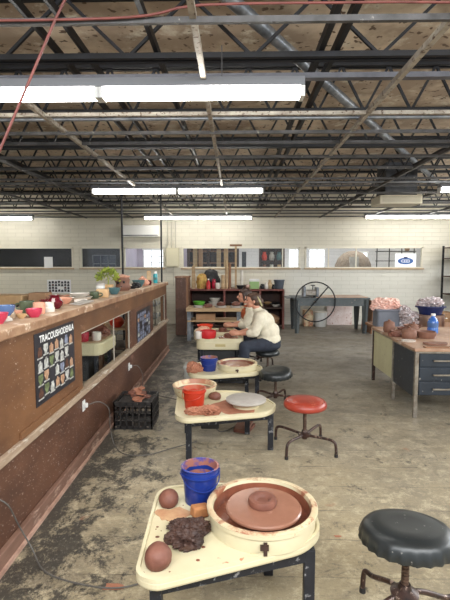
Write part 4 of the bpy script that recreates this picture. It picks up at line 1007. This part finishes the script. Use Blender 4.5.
# low wooden table before the shelving, with bats and clay
t = thing('work_table', 'low pale plank table with grey legs in front of the shelving', 'table', (-.42, 9.6, 0))
MB().b(-.60, .62, -.30, .30, .62, .69).build('table_top', M['woodtan'], t, bevel=.005)
MB().b(-.58, .60, -.28, .28, .40, .43).build('lower_shelf', M['woodtan'], t, bevel=.004)
for sx in (-.54, .50):
    for sy in (-.24, .24): MB().b(sx-.04, sx+.04, sy-.03, sy+.03, 0, .62).build('leg', M['galv'], t)
for k, (x, r_, lb) in enumerate([(-.78, .10, 'stack-like grey bat at the left end of the low plank table'), (-.30, .12, 'grey bat in the middle of the low plank table'), (.02, .12, 'grey bat at the right end of the low plank table')]):
    vessel('plaster_bat', [(0, 0), (r_, 0), (r_, .035), (0, .035)], M['bat'], (x, 9.5, .691), lb, 'bat')
for k, (x, z, s_, lb) in enumerate([(-.57, .691, .09, 'brown clay block on the low plank table left of the middle bat'), (-.30, .728, .09, 'brown clay lump on the middle bat'), (.02, .728, .10, 'brown clay lump on the right-hand bat')]):
    lumpobj('clay_lump', (x, 9.5, z), (s_, s_*.8, s_*.55), M['clay'], lb, 'clay', .15, 1.3, 20+k)
tag(MB().b(-.2, .2, -.12, .12, 0, .12).build('carton', M['cardboard'], None, (-.62, 9.55, .431), bevel=.004), 'cardboard carton on the lower shelf of the low plank table', 'box')

# dishes on the potters' wheels
vessel('tub', cup_prof(.115, .105), M['redlabel'], (-.375, 6.22, .592), 'red tub on the left end of the nearer potter\'s wheel', 'tub')
vessel('tub', cup_prof(.05, .10), M['glwhite'], (-.50, 6.17, .592), 'white cup beside the red tub on the nearer potter\'s wheel', 'cup')
vessel('bowl', bowl_prof(.13, .10), M['orangered'], (-.47, 7.06, .56), 'orange-red bowl on the farther potter\'s wheel', 'bowl')
lumpobj('clay_lump', (-.46, 6.46, .586), (.10, .09, .085), M['bisque'], 'pinkish lump of clay behind the red tub', 'clay', .35, 1.6, 25)

# ------------------------------------------------------------------ slab roller on its table
t = thing('slab_roller_table', 'blue-grey wooden slab roller table with tapered legs by the white block wall', 'table', (2.2, 10.75, 0))
MB().b(-.86, .90, -.42, .42, .79, .83).build('table_top', M['greytable'], t, bevel=.004)
MB().b(-.40, .86, -.34, .36, .83, .845).build('canvas_board', M['desktop'], t)
MB().b(-.80, .84, -.40, -.37, .64, .79).build('apron_front', M['greytable'], t); MB().b(-.80, .84, .37, .40, .64, .79).build('apron_back', M['greytable'], t)
for sx in (-.76, .80):
    for sy in (-.36, .36):
        q = MB(); q.cyl((sx, sy, 0), (sx, sy, .79), .045, .085, 4); o = q.build('leg', M['greytable'], t)
MB().b(-1.0, -.86, -.25, .30, .80, .825).build('end_leaf', M['greytable'], t)
t = thing('slab_roller', 'grey cast slab roller with a large thin spoked hand wheel', 'slab roller', (1.84, 10.45, .846))
MB().b(-.24, .06, .0, .20, .02, .16).build('roller_frame', M['chrome'], t, bevel=.02)
MB().b(-.26, -.20, -.04, .24, 0, .24).build('end_bracket', M['galv'], t, bevel=.01); MB().b(.04, .10, -.04, .24, 0, .22).build('end_bracket', M['galv'], t, bevel=.01)
MB().cyl((-.24, .10, .06), (.08, .10, .06), .055, seg=20).build('roller', M['chrome'], t, smooth=True)
MB().cyl((-.02, .1, .16), (-.02, .1, .26), .012).build('screw_handle', M['black'], t)
MB().b(-.07, .03, .08, .12, .25, .27).build('screw_knob', M['black'], t)
wl = MB(); rw = .455; zc = -.108; wl.tube([(rw*math.cos(a), -.14, zc+rw*math.sin(a)) for a in [2*PI*k/64 for k in range(65)]], .014, 8, 0)
hw = wl.build('hand_wheel', M['joist'], t, smooth=True)
sp = MB(); a = R(50); sp.cyl((rw*math.cos(a), -.14, zc+rw*math.sin(a)), (-rw*math.cos(a), -.14, zc-rw*math.sin(a)), .014, seg=8); sp.build('wheel_spoke', M['joist'], hw)
MB().cyl((0, -.17, zc), (0, .05, zc), .025, seg=12).build('wheel_axle', M['joist'], t)
MB().b(-.03, .03, -.05, 0, zc-.05, .02).build('axle_bracket', M['joist'], t)
simple('white_board', MB().b(-.33, .33, -.01, .01, 0, .56), pm('pinkish_white_board', (226, 214, 212), (206, 184, 178), 5, .7, specks=(170, 120, 104), sscale=30, sth=.64), (2.75, 11.80, .0), 'large pinkish white board leaning on the wall under the slab roller table', 'board', rot=(R(-7), 0, 0))
t = thing('bucket', 'white bucket on the floor under the slab roller table', 'bucket', (2.20, 11.55, 0))
MB().lathe([(0, 0), (.14, 0), (.17, .36), (.16, .36), (.13, .02), (0, .02)], seg=28).build('body', M['whiteplastic'], t, smooth=True)
MB().lathe([(0, .36), (.178, .36), (.178, .385), (0, .39)], seg=28).build('lid', M['glwhite'], t, smooth=True)
simple('storage_tub', MB().b(-.12, .12, -.12, .12, 0, .42), M['clayrim'], (1.88, 11.6, 0), 'pinkish tub left of the white bucket under the roller table', 'tub', bevel=.02)
simple('brown_board', MB().b(-.012, .012, -.42, .38, 0, .76), M['woodmid'], (3.14, 10.75, 0), 'brown plywood board leaning on the right end of the slab roller table', 'board', rot=(0, R(3), 0))

# ------------------------------------------------------------------ desks at the right
def desk(loc, w, d, z, label, side_mat, drawers, leg_mat):
    """origin: front left corner on the floor; x to the right, y to the back"""
    t = thing('desk', label, 'desk', loc)
    MB().b(-.02, w+.02, -.02, d+.02, z-.035, z).build('desk_top', M['desktop'], t, bevel=.006)
    MB().b(.0, w, .0, d, z-.055, z-.035).build('top_trim', M['chrome'], t)
    MB().b(.0, .02, .045, d-.045, .22, z-.055).build('side_panel', side_mat, t)
    MB().b(.02, w, d-.03, d-.01, .28, z-.055).build('back_panel', side_mat, t)
    for lx in (.012, w-.012):
        for ly in (.012, d-.012): MB().b(lx-.02, lx+.02, ly-.02, ly+.02, 0, z-.05).build('leg', leg_mat, t, bevel=.003)
    if drawers:
        MB().b(.03, .52, .02, d-.05, .24, z-.055).build('drawer_case', side_mat, t)
        hz = (z-.055-.24)/3
        for k in range(3):
            dr = MB().b(.045, .505, .0, .02, .25+hz*k, .24+hz*(k+1)-.008).build('drawer', side_mat, t, bevel=.004)
            hd = MB(); hd.b(.18, .37, -.026, -.016, .24+hz*(k+.5)-.008, .24+hz*(k+.5)+.008); hd.b(.18, .19, -.02, 0, .24+hz*(k+.5)-.006, .24+hz*(k+.5)+.006); hd.b(.36, .37, -.02, 0, .24+hz*(k+.5)-.006, .24+hz*(k+.5)+.006)
            hd.build('drawer_pull', M['chrome'], dr)
        MB().b(w-.52, w-.03, .02, d-.05, .24, z-.055).build('drawer_case', side_mat, t)
    return t
desk((1.90, 4.70, 0), 1.50, .68, .75, 'black steel desk with drawers and a clay-dusted wooden top', M['deskblack'], True, M['chrome'])
desk((1.93, 5.44, 0), 1.50, .82, .75, 'cream steel desk behind the black desk, with a plain cream side', M['deskcream'], True, M['stoolmetal'])
ZD = .7505
def lidded(loc, r_, h, label, mat=M['terra']):
    t = thing('lidded_jar', label, 'jar', loc)
    MB().lathe([(0, 0), (r_*.85, 0), (r_, h*.25), (r_, h*.8), (r_*.9, h), (0, h)], seg=28, wob=.02).build('jar_body', mat, t, smooth=True)
    MB().lathe([(r_*.95, h), (r_*.93, h+.012), (r_*.5, h+.026), (.014, h+.03), (.018, h+.045), (0, h+.048)], seg=28).build('lid', mat, t, smooth=True)
lidded((1.99, 5.80, ZD), .072, .115, 'terracotta lidded jar at the left corner of the cream desk')
vessel('bowl', bowl_prof(.085, .05), M['terra'], (2.03, 5.60, ZD), 'shallow terracotta bowl in front of the lidded jar on the cream desk', 'bowl', wob=.04)
vessel('bowl', bowl_prof(.095, .065), M['clay'], (2.17, 5.76, ZD), 'brown clay bowl in the middle of the cream desk', 'bowl', wob=.04)
lumpobj('clay_lump', (1.96, 5.46, ZD), (.085, .06, .04), M['clay'], 'flat lump of brown clay at the back left of the black desk', 'clay', .3, 1.6, 30)
vessel('bowl', bowl_prof(.12, .07), M['terra'], (2.36, 5.98, ZD), 'wide terracotta bowl farther back on the cream desk', 'bowl', wob=.03)
lidded((2.055, 5.30, ZD), .085, .095, 'squat terracotta lidded jar on the black desk')
lidded((2.20, 5.55, ZD), .062, .115, 'taller terracotta jar behind the squat ones on the black desk')
vessel('bowl', [(0, 0), (.09, 0), (.105, .03), (.11, .075), (.103, .078), (.09, .03), (0, .02)], M['terra'], (2.28, 5.36, ZD), 'straight-sided terracotta bowl right of the squat jar', 'bowl')
simple('plaster_dish', MB().lathe([(0, 0), (.075, 0), (.08, .012), (0, .014)], seg=24), M['glwhite'], (1.98, 5.12, ZD), 'small pale flat dish at the left edge of the black desk', 'dish', smooth=True)
simple('clay_slab', MB().prism([(.13*math.cos(a)*(1+.08*math.sin(3*a)), .085*math.sin(a)*(1+.1*math.cos(2*a))) for a in [2*PI*k/24 for k in range(24)]], 0, .02), M['terra'], (2.20, 4.92, ZD), 'flat oval slab of terracotta at the front of the black desk', 'clay', bevel=.005)
simple('wood_strip', MB().b(-.25, .25, -.035, .035, 0, .012), M['woodmid'], (2.25, 4.735, ZD), 'thin wood strip along the front edge of the black desk', 'wood')
t = thing('water_bottle', 'blue translucent plastic bottle with a white cap on the desks', 'bottle', (2.52, 5.74, ZD))
MB().lathe([(0, 0), (.060, 0), (.065, .01), (.065, .06), (.060, .07), (.065, .08), (.065, .14), (.05, .175), (.026, .20), (.024, .22), (0, .22)], seg=28).build('bottle_body', M['bluewater'], t, smooth=True)
MB().cyl((0, 0, .22), (0, 0, .245), .028, .026).build('cap', M['white'], t)
MB().lathe([(.0665, .075), (.0668, .08), (.0668, .125), (.0665, .13)], seg=28).build('bottle_label', M['glblue'], t, smooth=True)
# table behind the desks and what stands on it
t = thing('work_table', 'low wooden table hidden behind the cream desk carrying tubs', 'table', (2.98, 7.0, 0))
MB().b(-.82, .95, -.42, .45, .62, .66).build('table_top', M['woodmid'], t)
for sx in (-.58, .88):
    for sy in (-.30, .38): MB().b(sx-.03, sx+.03, sy-.03, sy+.03, 0, .62).build('leg', M['woodmid'], t)
ZW = .6605
t = thing('storage_tub', 'grey plastic tub overflowing with pink plastic behind the cream desk', 'tub', (2.33, 6.95, ZW))
q = MB(); q.prism(rpoly([(-.17, -.14), (.17, -.14), (.17, .14), (-.17, .14)], .04), 0, .25)
q.build('tub_body', M['greytub'], t, bevel=.008)
MB().prism(rpoly([(-.20, -.165), (.20, -.165), (.20, .165), (-.20, .165)], .05), .25, .275).build('tub_rim', M['greytub'], t, bevel=.006)
q = MB()
for k in range(7): q.lump((-.12+.045*k+random.uniform(-.03, .03), random.uniform(-.07, .07), -.02+.06*(k % 2)), (.11, .09, .075), .35, 1.8, 4, 60+k, True, True)
tag(q.build('plastic_bag', M['pinkplastic'], None, (2.31, 6.95, ZW+.272)), 'crumpled pink plastic sheeting heaped in the grey tub', 'plastic')
q = MB()
for k in range(6): q.lump((random.uniform(-.07, .07), random.uniform(-.05, .05), .04*k), (.13-.010*k, .12, .08), .35, 2.1, 4, 80+k, True, True)
tag(q.build('plastic_bag', M['clearplastic'], None, (2.62, 6.84, ZW)), 'bulging clear plastic bag between the grey tub and the steel pot', 'plastic bag')
t = thing('steel_pot', 'wide brushed steel pot behind the blue bottle', 'pot', (2.92, 6.75, ZW))
MB().lathe([(0, 0), (.19, 0), (.195, .01), (.195, .20), (.205, .205), (.205, .212), (.19, .212), (.188, .02), (0, .015)], seg=40).build('pot_body', M['steelpot'], t, smooth=True)
for s in (-1, 1): MB().tube([(s*.19, -.04, .15), (s*.235, -.03, .155), (s*.235, .03, .155), (s*.19, .04, .15)], .008, 8, 4).build('handle', M['chrome'], t, smooth=True)
t = thing('basin', 'navy plastic basin resting on the steel pot', 'basin', (2.92, 6.75, ZW+.213))
MB().lathe([(0, 0), (.15, 0), (.185, .11), (.205, .112), (.205, .128), (.18, .128), (.14, .02), (0, .015)], seg=40).build('basin_body', M['navy'], t, smooth=True)
for s in (-1, 1): MB().b(s*.19-.02, s*.19+.02, -.05, .05, .10, .125).build('grip', M['navy'], t)
q = MB()
for k in range(5): q.lump((random.uniform(-.07, .07), random.uniform(-.05, .05), .01*k), (.12, .10, .07), .5, 2.2, 4, 95+k, True, True)
tag(q.build('plastic_bag', M['clearplastic'], None, (2.92, 6.75, ZW+.213+.10)), 'crumpled grey plastic bag heaped in the navy basin', 'plastic bag')
simple('brown_tub', MB().lathe(bowl_prof(.12, .16, .7), seg=28), M['terra'], (3.27, 6.6, ZW), 'brown bowl right of the steel pot, cut by the bottle', 'bowl', smooth=True)

# ------------------------------------------------------------------ back right corner
t = thing('storage_rack', 'dark open rack at the right edge against the white block wall', 'rack', (5.75, 11.35, 0))
for sx in (-.42, .8):
    for sy in (-.35, .35): MB().b(sx-.02, sx+.02, sy-.02, sy+.02, 0, 2.06).build('rack_post', M['joist'], t)
for z in (.35, .85, 1.30, 1.75, 2.02): MB().b(-.42, .82, -.36, .36, z-.025, z).build('shelf_board', M['wooddark'], t)
for k, (x, z, m_, r_, lb) in enumerate([(5.50, .851, 'gltan', .12, 'tan pot on the rack at the right edge, second shelf'), (5.52, 1.301, 'glwhite', .10, 'white pot on the rack at the right edge, third shelf'), (5.50, 1.751, 'terra', .09, 'terracotta pot on the rack at the right edge, top shelf')]):
    vessel('jar', jar_prof(r_, r_*1.8), M[m_], (x, 11.15, z), lb, 'jar')
simple('wood_plank', MB().b(-.045, .045, -.02, .02, 0, 1.05), M['woodmid'], (5.02, 10.35, 0.02), 'reddish plank leaning against the rack at the right edge', 'plank', rot=(R(-10), R(20), 0))
simple('wood_plank', MB().b(-.06, .06, -.02, .02, 0, .95), M['woodtan'], (5.42, 10.45, 0.02), 'wide pale plank leaning against the rack at the right edge', 'plank', rot=(R(-10), R(12), 0))
simple('storage_box', MB().b(-.22, .22, -.2, .2, 0, .42), M['cardboard'], (5.12, 11.2, 0), 'brown box on the floor beside the rack', 'box', bevel=.01)

# ------------------------------------------------------------------ things in the far rooms (seen through the windows)
t = thing('lumber_rack', 'brown wooden rack of boards and rolls behind the left half of the centre window', 'rack', (-.55, 12.9, 0))
for x in (-.75, -.2, .62): MB().b(x-.04, x+.04, -.3, .3, 0, 2.2).build('upright', M['wooddark'], t)
for z in (1.35, 1.62, 1.95): MB().b(-.75, .62, -.28, .3, z-.02, z+.02).build('shelf_board', M['woodmid'], t)
MB().b(-.75, .62, .3, .33, 0, 2.2).build('back_panel', M['wooddark'], t)
for k, (x, h, m_, lb) in enumerate([(-1.10, .8, 'woodtan', 'pale board standing in the rack behind the centre window, leftmost'), (-.95, .7, 'cardboard', 'cardboard board beside the pale board behind the centre window'), (-.45, .62, 'woodtan', 'thick pale roll behind the centre window'), (-.25, .7, 'gltan', 'tan roll behind the centre window, left of the T-shaped tool'), (.25, .55, 'darkwall', 'dark box behind the centre window right of the T-shaped tool')]):
    simple('stored_board', MB().b(-.06, .06, -.03, .03, 0, h), M[m_], (x, 12.5, 1.38), lb, 'board', bevel=.01)
simple('board_ledge', MB().b(-.85, .85, -.12, .12, 0, 1.38), M['wooddark'], (-.4, 12.5, 0), 'dark bench carrying the boards behind the centre window', 'bench')
t = thing('display_cabinet', 'dark cabinet of hanging pots behind the centre window', 'cabinet', (1.05, 13.0, 1.30))
MB().b(-.34, .34, .1, .14, 0, .82).build('back_panel', M['wooddark'], t)
for x in (-.34, .34): MB().b(x-.02, x+.02, -.12, .12, -1.3, .82).build('cabinet_side', M['wooddark'], t)
for z in (.02, .38, .80): MB().b(-.34, .34, -.12, .12, z-.015, z+.015).build('shelf_board', M['wooddark'], t)
for k in range(6):
    x = .84+.21*(k % 3); z = 1.337+.36*(k//3)
    vessel('jar', jar_prof(.08, .24), M[['terra', 'glwhite', 'gltan', 'orangered', 'bat', 'glteal'][k]], (x, 12.95, z), ['brown', 'white', 'tan', 'orange-red', 'grey', 'teal'][k]+' jar in the cabinet behind the centre window', 'jar')
t = thing('dome_kiln', 'rounded mottled stone kiln dome behind the right-hand window', 'kiln', (3.53, 13.6, 0))
MB().lathe([(0, 0), (.54, 0), (.54, 1.42), (.52, 1.58), (.44, 1.76), (.30, 1.90), (.14, 1.97), (0, 1.985)], seg=48).build('dome', M['stone'], t, smooth=True)
MB().b(-.22, .02, -.58, -.42, 1.2, 1.80).build('kiln_door', M['bat'], t)
t = thing('wire_rack', 'thin dark wire rack behind the small window card', 'rack', (4.6, 13.0, 0))
for x in (-.55, -.2, .15, .5): MB().b(x-.012, x+.012, -.012, .012, 0, 2.1).build('rack_post', M['joist'], t)
for z in (1.45, 1.68, 1.95): MB().b(-.55, .5, -.15, .15, z-.01, z+.01).build('shelf_tray', M['joist'], t)
for k, (x, m_) in enumerate([(4.85, 'terra'), (4.98, 'glwhite'), (4.9, 'cardboard')]):
    vessel('jar', jar_prof(.07, .17), M[m_], (x, 13.0, [1.461, 1.691, 1.961][k]), ['terracotta', 'white', 'tan'][k]+' jar on the wire rack behind the right-hand window', 'jar')

# blue paint mark on the floor, clay splats
simple('paint_mark', MB().prism([(-.018, -.05), (.012, -.05), (.022, .05), (-.012, .045)], 0, .0015), M['bluepaint'], (1.02, 2.55, 0), 'faded blue paint streak on the floor beyond the nearest stool', 'paint mark', rz=.5)
for k, (x, y, r_, lb) in enumerate([(.02, 3.1, .045, 'clay splat on the floor between the first and second wheels'), (.62, 2.6, .02, 'small clay splat on the floor right of the nearest splash pan'), (-.62, 2.15, .05, 'reddish clay splat on the floor left of the nearest wheel')]):
    simple('clay_splat', MB().prism([(r_*math.cos(a)*(1+.3*math.sin(3*a+k)), r_*.6*math.sin(a)*(1+.3*math.cos(2*a))) for a in [2*PI*q/20 for q in range(20)]], 0, .002), M['claydry'], (x, y, 0), lb, 'clay')

# ------------------------------------------------------------------ the two potters
def person(loc, label, hair_mat, near, lean=0.0, rz=0):
    """seated, facing -X, bent over the wheel. origin: floor under the seat"""
    t = thing('person', label, 'person', loc, rz)
    sh = Vector((-.13, 0, .93)); hip = Vector((.0, 0, .50))
    hx, hz = -.215, 1.105+lean
    b = MB()
    # trunk (hidden under the clothes but continuous)
    b.limb([(0, 0, .52), (-.0, 0, .66), (-.05, 0, .82), (-.12, 0, .90)], [.12, .115, .12, .085])
    b.limb([(-.13, 0, .93), (-.165, 0, 1.00), (-.19, 0, 1.06)], [.062, .052, .052])
    # head: skull, jaw, nose, brow, ears
    b.ell((hx, 0, hz+.02), (.088, .072, .090), 24, (0, R(-22), 0))
    b.ell((hx-.035, 0, hz-.035), (.058, .055, .062), 20, (0, R(-20), 0))
    b.ell((hx-.050, 0, hz-.075), (.030, .030, .024), 14)
    b.limb([(hx-.088, 0, hz+.010), (hx-.110, 0, hz-.018)], [.009, .014], 10)
    b.ell((hx-.072, 0, hz+.025), (.020, .050, .014), 12)
    for s in (-1, 1):
        b.ell((hx+.012, s*.073, hz-.008), (.018, .009, .028), 12)
    hands = {}
    for s in (-1, 1):
        S = Vector((-.12, s*.175, .885)); E_ = Vector((-.19 if s < 0 else -.18, s*.20, .68)); Wp = Vector((-.40, s*.065, .645))
        b.limb([S, E_], [.042, .036]); b.limb([E_, E_.lerp(Wp, .4), Wp], [.036, .037, .026])
        # palm and five fingers closing round the clay
        P0 = Wp; P1 = Wp+Vector((-.075, -s*.012, .0))
        b.limb([P0, P0.lerp(P1, .5), P1], [.025, .031, .028])
        for f_ in range(4):
            o_ = (f_-1.5)*.018
            base = P1+Vector((-.004, 0, -o_)); ln = (.068, .076, .070, .055)[f_]
            k1 = base+Vector((-ln*.48, -s*.008, .002)); k2 = k1+Vector((-ln*.30, -s*.020, -.006)); k3 = k2+Vector((-ln*.14, -s*.024, -.008))
            b.limb([base, k1, k2, k3], [.0095, .009, .0082, .0072], 8)
        th0 = P0+Vector((-.025, -s*.015, .022)); th1 = th0+Vector((-.030, -s*.020, .016)); th2 = th1+Vector((-.024, -s*.014, .002))
        b.limb([th0, th1, th2], [.012, .0105, .009], 8)
        # leg skeleton
        H = Vector((-.0, s*.09, .50)); K = Vector((-.34, s*.268, .50)); A = Vector((-.33, s*.275, .10))
        b.limb([H, K], [.075, .055]); b.limb([K, K.lerp(A, .35), A], [.052, .05, .034]); b.limb([A, (-.34, s*.275, .05), (-.46, s*.28, .035)], [.034, .035, .028])
    b.build('body', M['skin'], t, smooth=True, remesh=.0055, smoothing=3)
    # shirt
    c = MB()
    c.ell((.01, 0, .56), (.17, .19, .13), 24); c.ell((-.0, 0, .67), (.165, .185, .14), 24, (0, R(-12), 0)); c.ell((-.06, 0, .80), (.155, .195, .15), 24, (0, R(-25), 0))
    c.ell((-.105, 0, .885), (.115, .185, .095), 24, (0, R(-30), 0)); c.limb([(-.13, 0, .93), (-.155, 0, .975)], [.078, .066])
    for s in (-1, 1):
        S = Vector((-.12, s*.175, .885)); E_ = Vector((-.19 if s < 0 else -.18, s*.205, .68)); Wp = Vector((-.40, s*.065, .645))
        c.limb([S, S.lerp(E_, .5), E_], [.078, .070, .064]); q = E_.lerp(Wp, .30); c.limb([E_, q], [.064, .056])
        c.limb([q, E_.lerp(Wp, .36)], [.060, .058])
    so = c.build('shirt', M['shirt'], t, smooth=True, remesh=.010, smoothing=5)
    tx = bpy.data.textures.get('folds') or bpy.data.textures.new('folds', 'CLOUDS'); tx.noise_scale = .09
    dm = so.modifiers.new('folds', 'DISPLACE'); dm.texture = tx; dm.strength = .022; dm.mid_level = .5
    # trousers
    c = MB(); c.ell((.02, 0, .475), (.165, .185, .085), 24); c.ell((.03, 0, .53), (.155, .175, .08), 24)
    for s in (-1, 1):
        H = Vector((-.0, s*.10, .50)); K = Vector((-.34, s*.268, .50)); A = Vector((-.335, s*.275, .12))
        c.limb([H, H.lerp(K, .5), K], [.105, .092, .078]); c.limb([K, K.lerp(A, .4), A], [.078, .070, .058])
    c.build('trousers', M['jeans'], t, smooth=True, remesh=.010, smoothing=4)
    # shoes
    for s in (-1, 1):
        c = MB(); c.ell((-.35, s*.275, .055), (.06, .042, .05), 16); c.ell((-.44, s*.28, .035), (.085, .046, .035), 16); c.b(-.52, -.295, s*.278-.042, s*.278+.042, 0, .022)
        c.build('shoe', M['shoe'], t, smooth=True, remesh=.008, smoothing=2)
    # hair: cap over the skull, back and sides, bun
    c = MB(); c.ell((hx+.022, 0, hz+.038), (.092, .084, .088), 24, (0, R(-22), 0)); c.ell((hx+.045, 0, hz-.010), (.065, .078, .075), 20)
    c.ell((hx-.042, 0, hz+.078), (.045, .060, .034), 16)
    if near: c.ell((hx+.098, .0, hz-.012), (.052, .050, .056), 18); c.limb([(hx+.11, 0, hz-.02), (hx+.135, .0, hz-.085)], [.034, .018])
    else:
        c.ell((hx+.085, 0, hz+.055), (.045, .045, .042), 18)
        for s in (-1, 1): c.limb([(hx-.01, s*.076, hz+.03), (hx-.005, s*.078, hz-.06)], [.020, .012])
    c.build('hair', hair_mat, t, smooth=True, remesh=.007, smoothing=2)
    if near: 
        q = MB(); q.tube([(hx+.080+.016*math.cos(a)*.4, .040*math.cos(a), hz+.012+.042*math.sin(a)) for a in [2*PI*k/24 for k in range(25)]], .013, 8, 0)
        q.build('hair_tie', M['hairpale'], t, smooth=True)
        q = MB(); q.limb([(hx+.06, -.062, hz+.055), (hx+.10, -.040, hz-.02), (hx+.125, -.02, hz-.07)], [.014, .016, .010]); q.build('hair_streak', pm('pale_dyed_hair', (186, 180, 136), (150, 140, 96), 20, .5), t, smooth=True)
    else:
        q = MB(); q.lathe([(.085, 0), (.078, .018), (.066, .03), (.062, .03), (.072, .0)], (-.145, 0, .945), 28); q.build('orange_collar', M['orangetop'], t, smooth=True)
        q = MB(); q.ell((-.17, 0, .80), (.09, .12, .13), 20, (0, R(-25), 0)); q.build('apron_bib', M['orangetop'], t, smooth=True)
    for s in (-1, 1):
        MB().ell((hx-.083, s*.030, hz+.006), (.008, .013, .007), 12).build('eye', M['eye'], t, smooth=True)
        MB().box((hx-.088, s*.032, hz+.027), (.008, .028, .005)).build('eyebrow', M['hairdark'], t)
    MB().ell((hx-.090, 0, hz-.052), (.008, .020, .006), 12).build('lips', M['lip'], t, smooth=True)
    return t
person((.47, 6.34, 0), 'nearer seated potter in a cream long-sleeved shirt and navy trousers, bent over a wheel', M['hairbrown'], True)
person((.365, 7.15, 0), 'farther seated potter in a cream shirt over orange, hair tied up, bent over a wheel', M['hairdark'], False, -.0)

# ------------------------------------------------------------------ light
def area(name, loc, rot, sx, sy, power, col=(1, 1, 1)):
    l = bpy.data.lights.new(name, 'AREA'); l.shape = 'RECTANGLE'; l.size = sx; l.size_y = sy; l.energy = power; l.color = col
    o = bpy.data.objects.new(name, l); COL.objects.link(o); o.location = loc; o.rotation_euler = rot; return o
# unseen soft lamps added as fill behind and to the right of the camera
area('fill_behind', (1.0, -.55, 3.0), (R(62), 0, 0), 7, .8, 230, (.95, .98, 1))
area('fill_right', (7.1, 5.0, 2.75), (0, R(65), 0), .9, 7, 280, (.93, .97, 1))
area('far_room_light', (3.0, 13.4, 2.7), (0, 0, 0), 7, 1.6, 80, (1, .98, .96))
area('lilac_room_light', (-2.0, 12.8, 2.7), (0, 0, 0), 1.2, .8, 10)
area('dark_room_light', (-5, 12.7, 2.7), (0, 0, 0), 3, .6, 8)
wd = bpy.data.worlds.new('world'); bpy.context.scene.world = wd; wd.use_nodes = True
wd.node_tree.nodes['Background'].inputs[0].default_value = (.9, .95, 1, 1); wd.node_tree.nodes['Background'].inputs[1].default_value = .7
sc = bpy.context.scene
sc.view_settings.view_transform = 'Standard'
sc.view_settings.exposure = .65
for o in list(sc.objects):
    if o.type == 'MESH' and 'category' not in o and o.parent is None and 'kind' not in o: o['kind'] = 'structure'
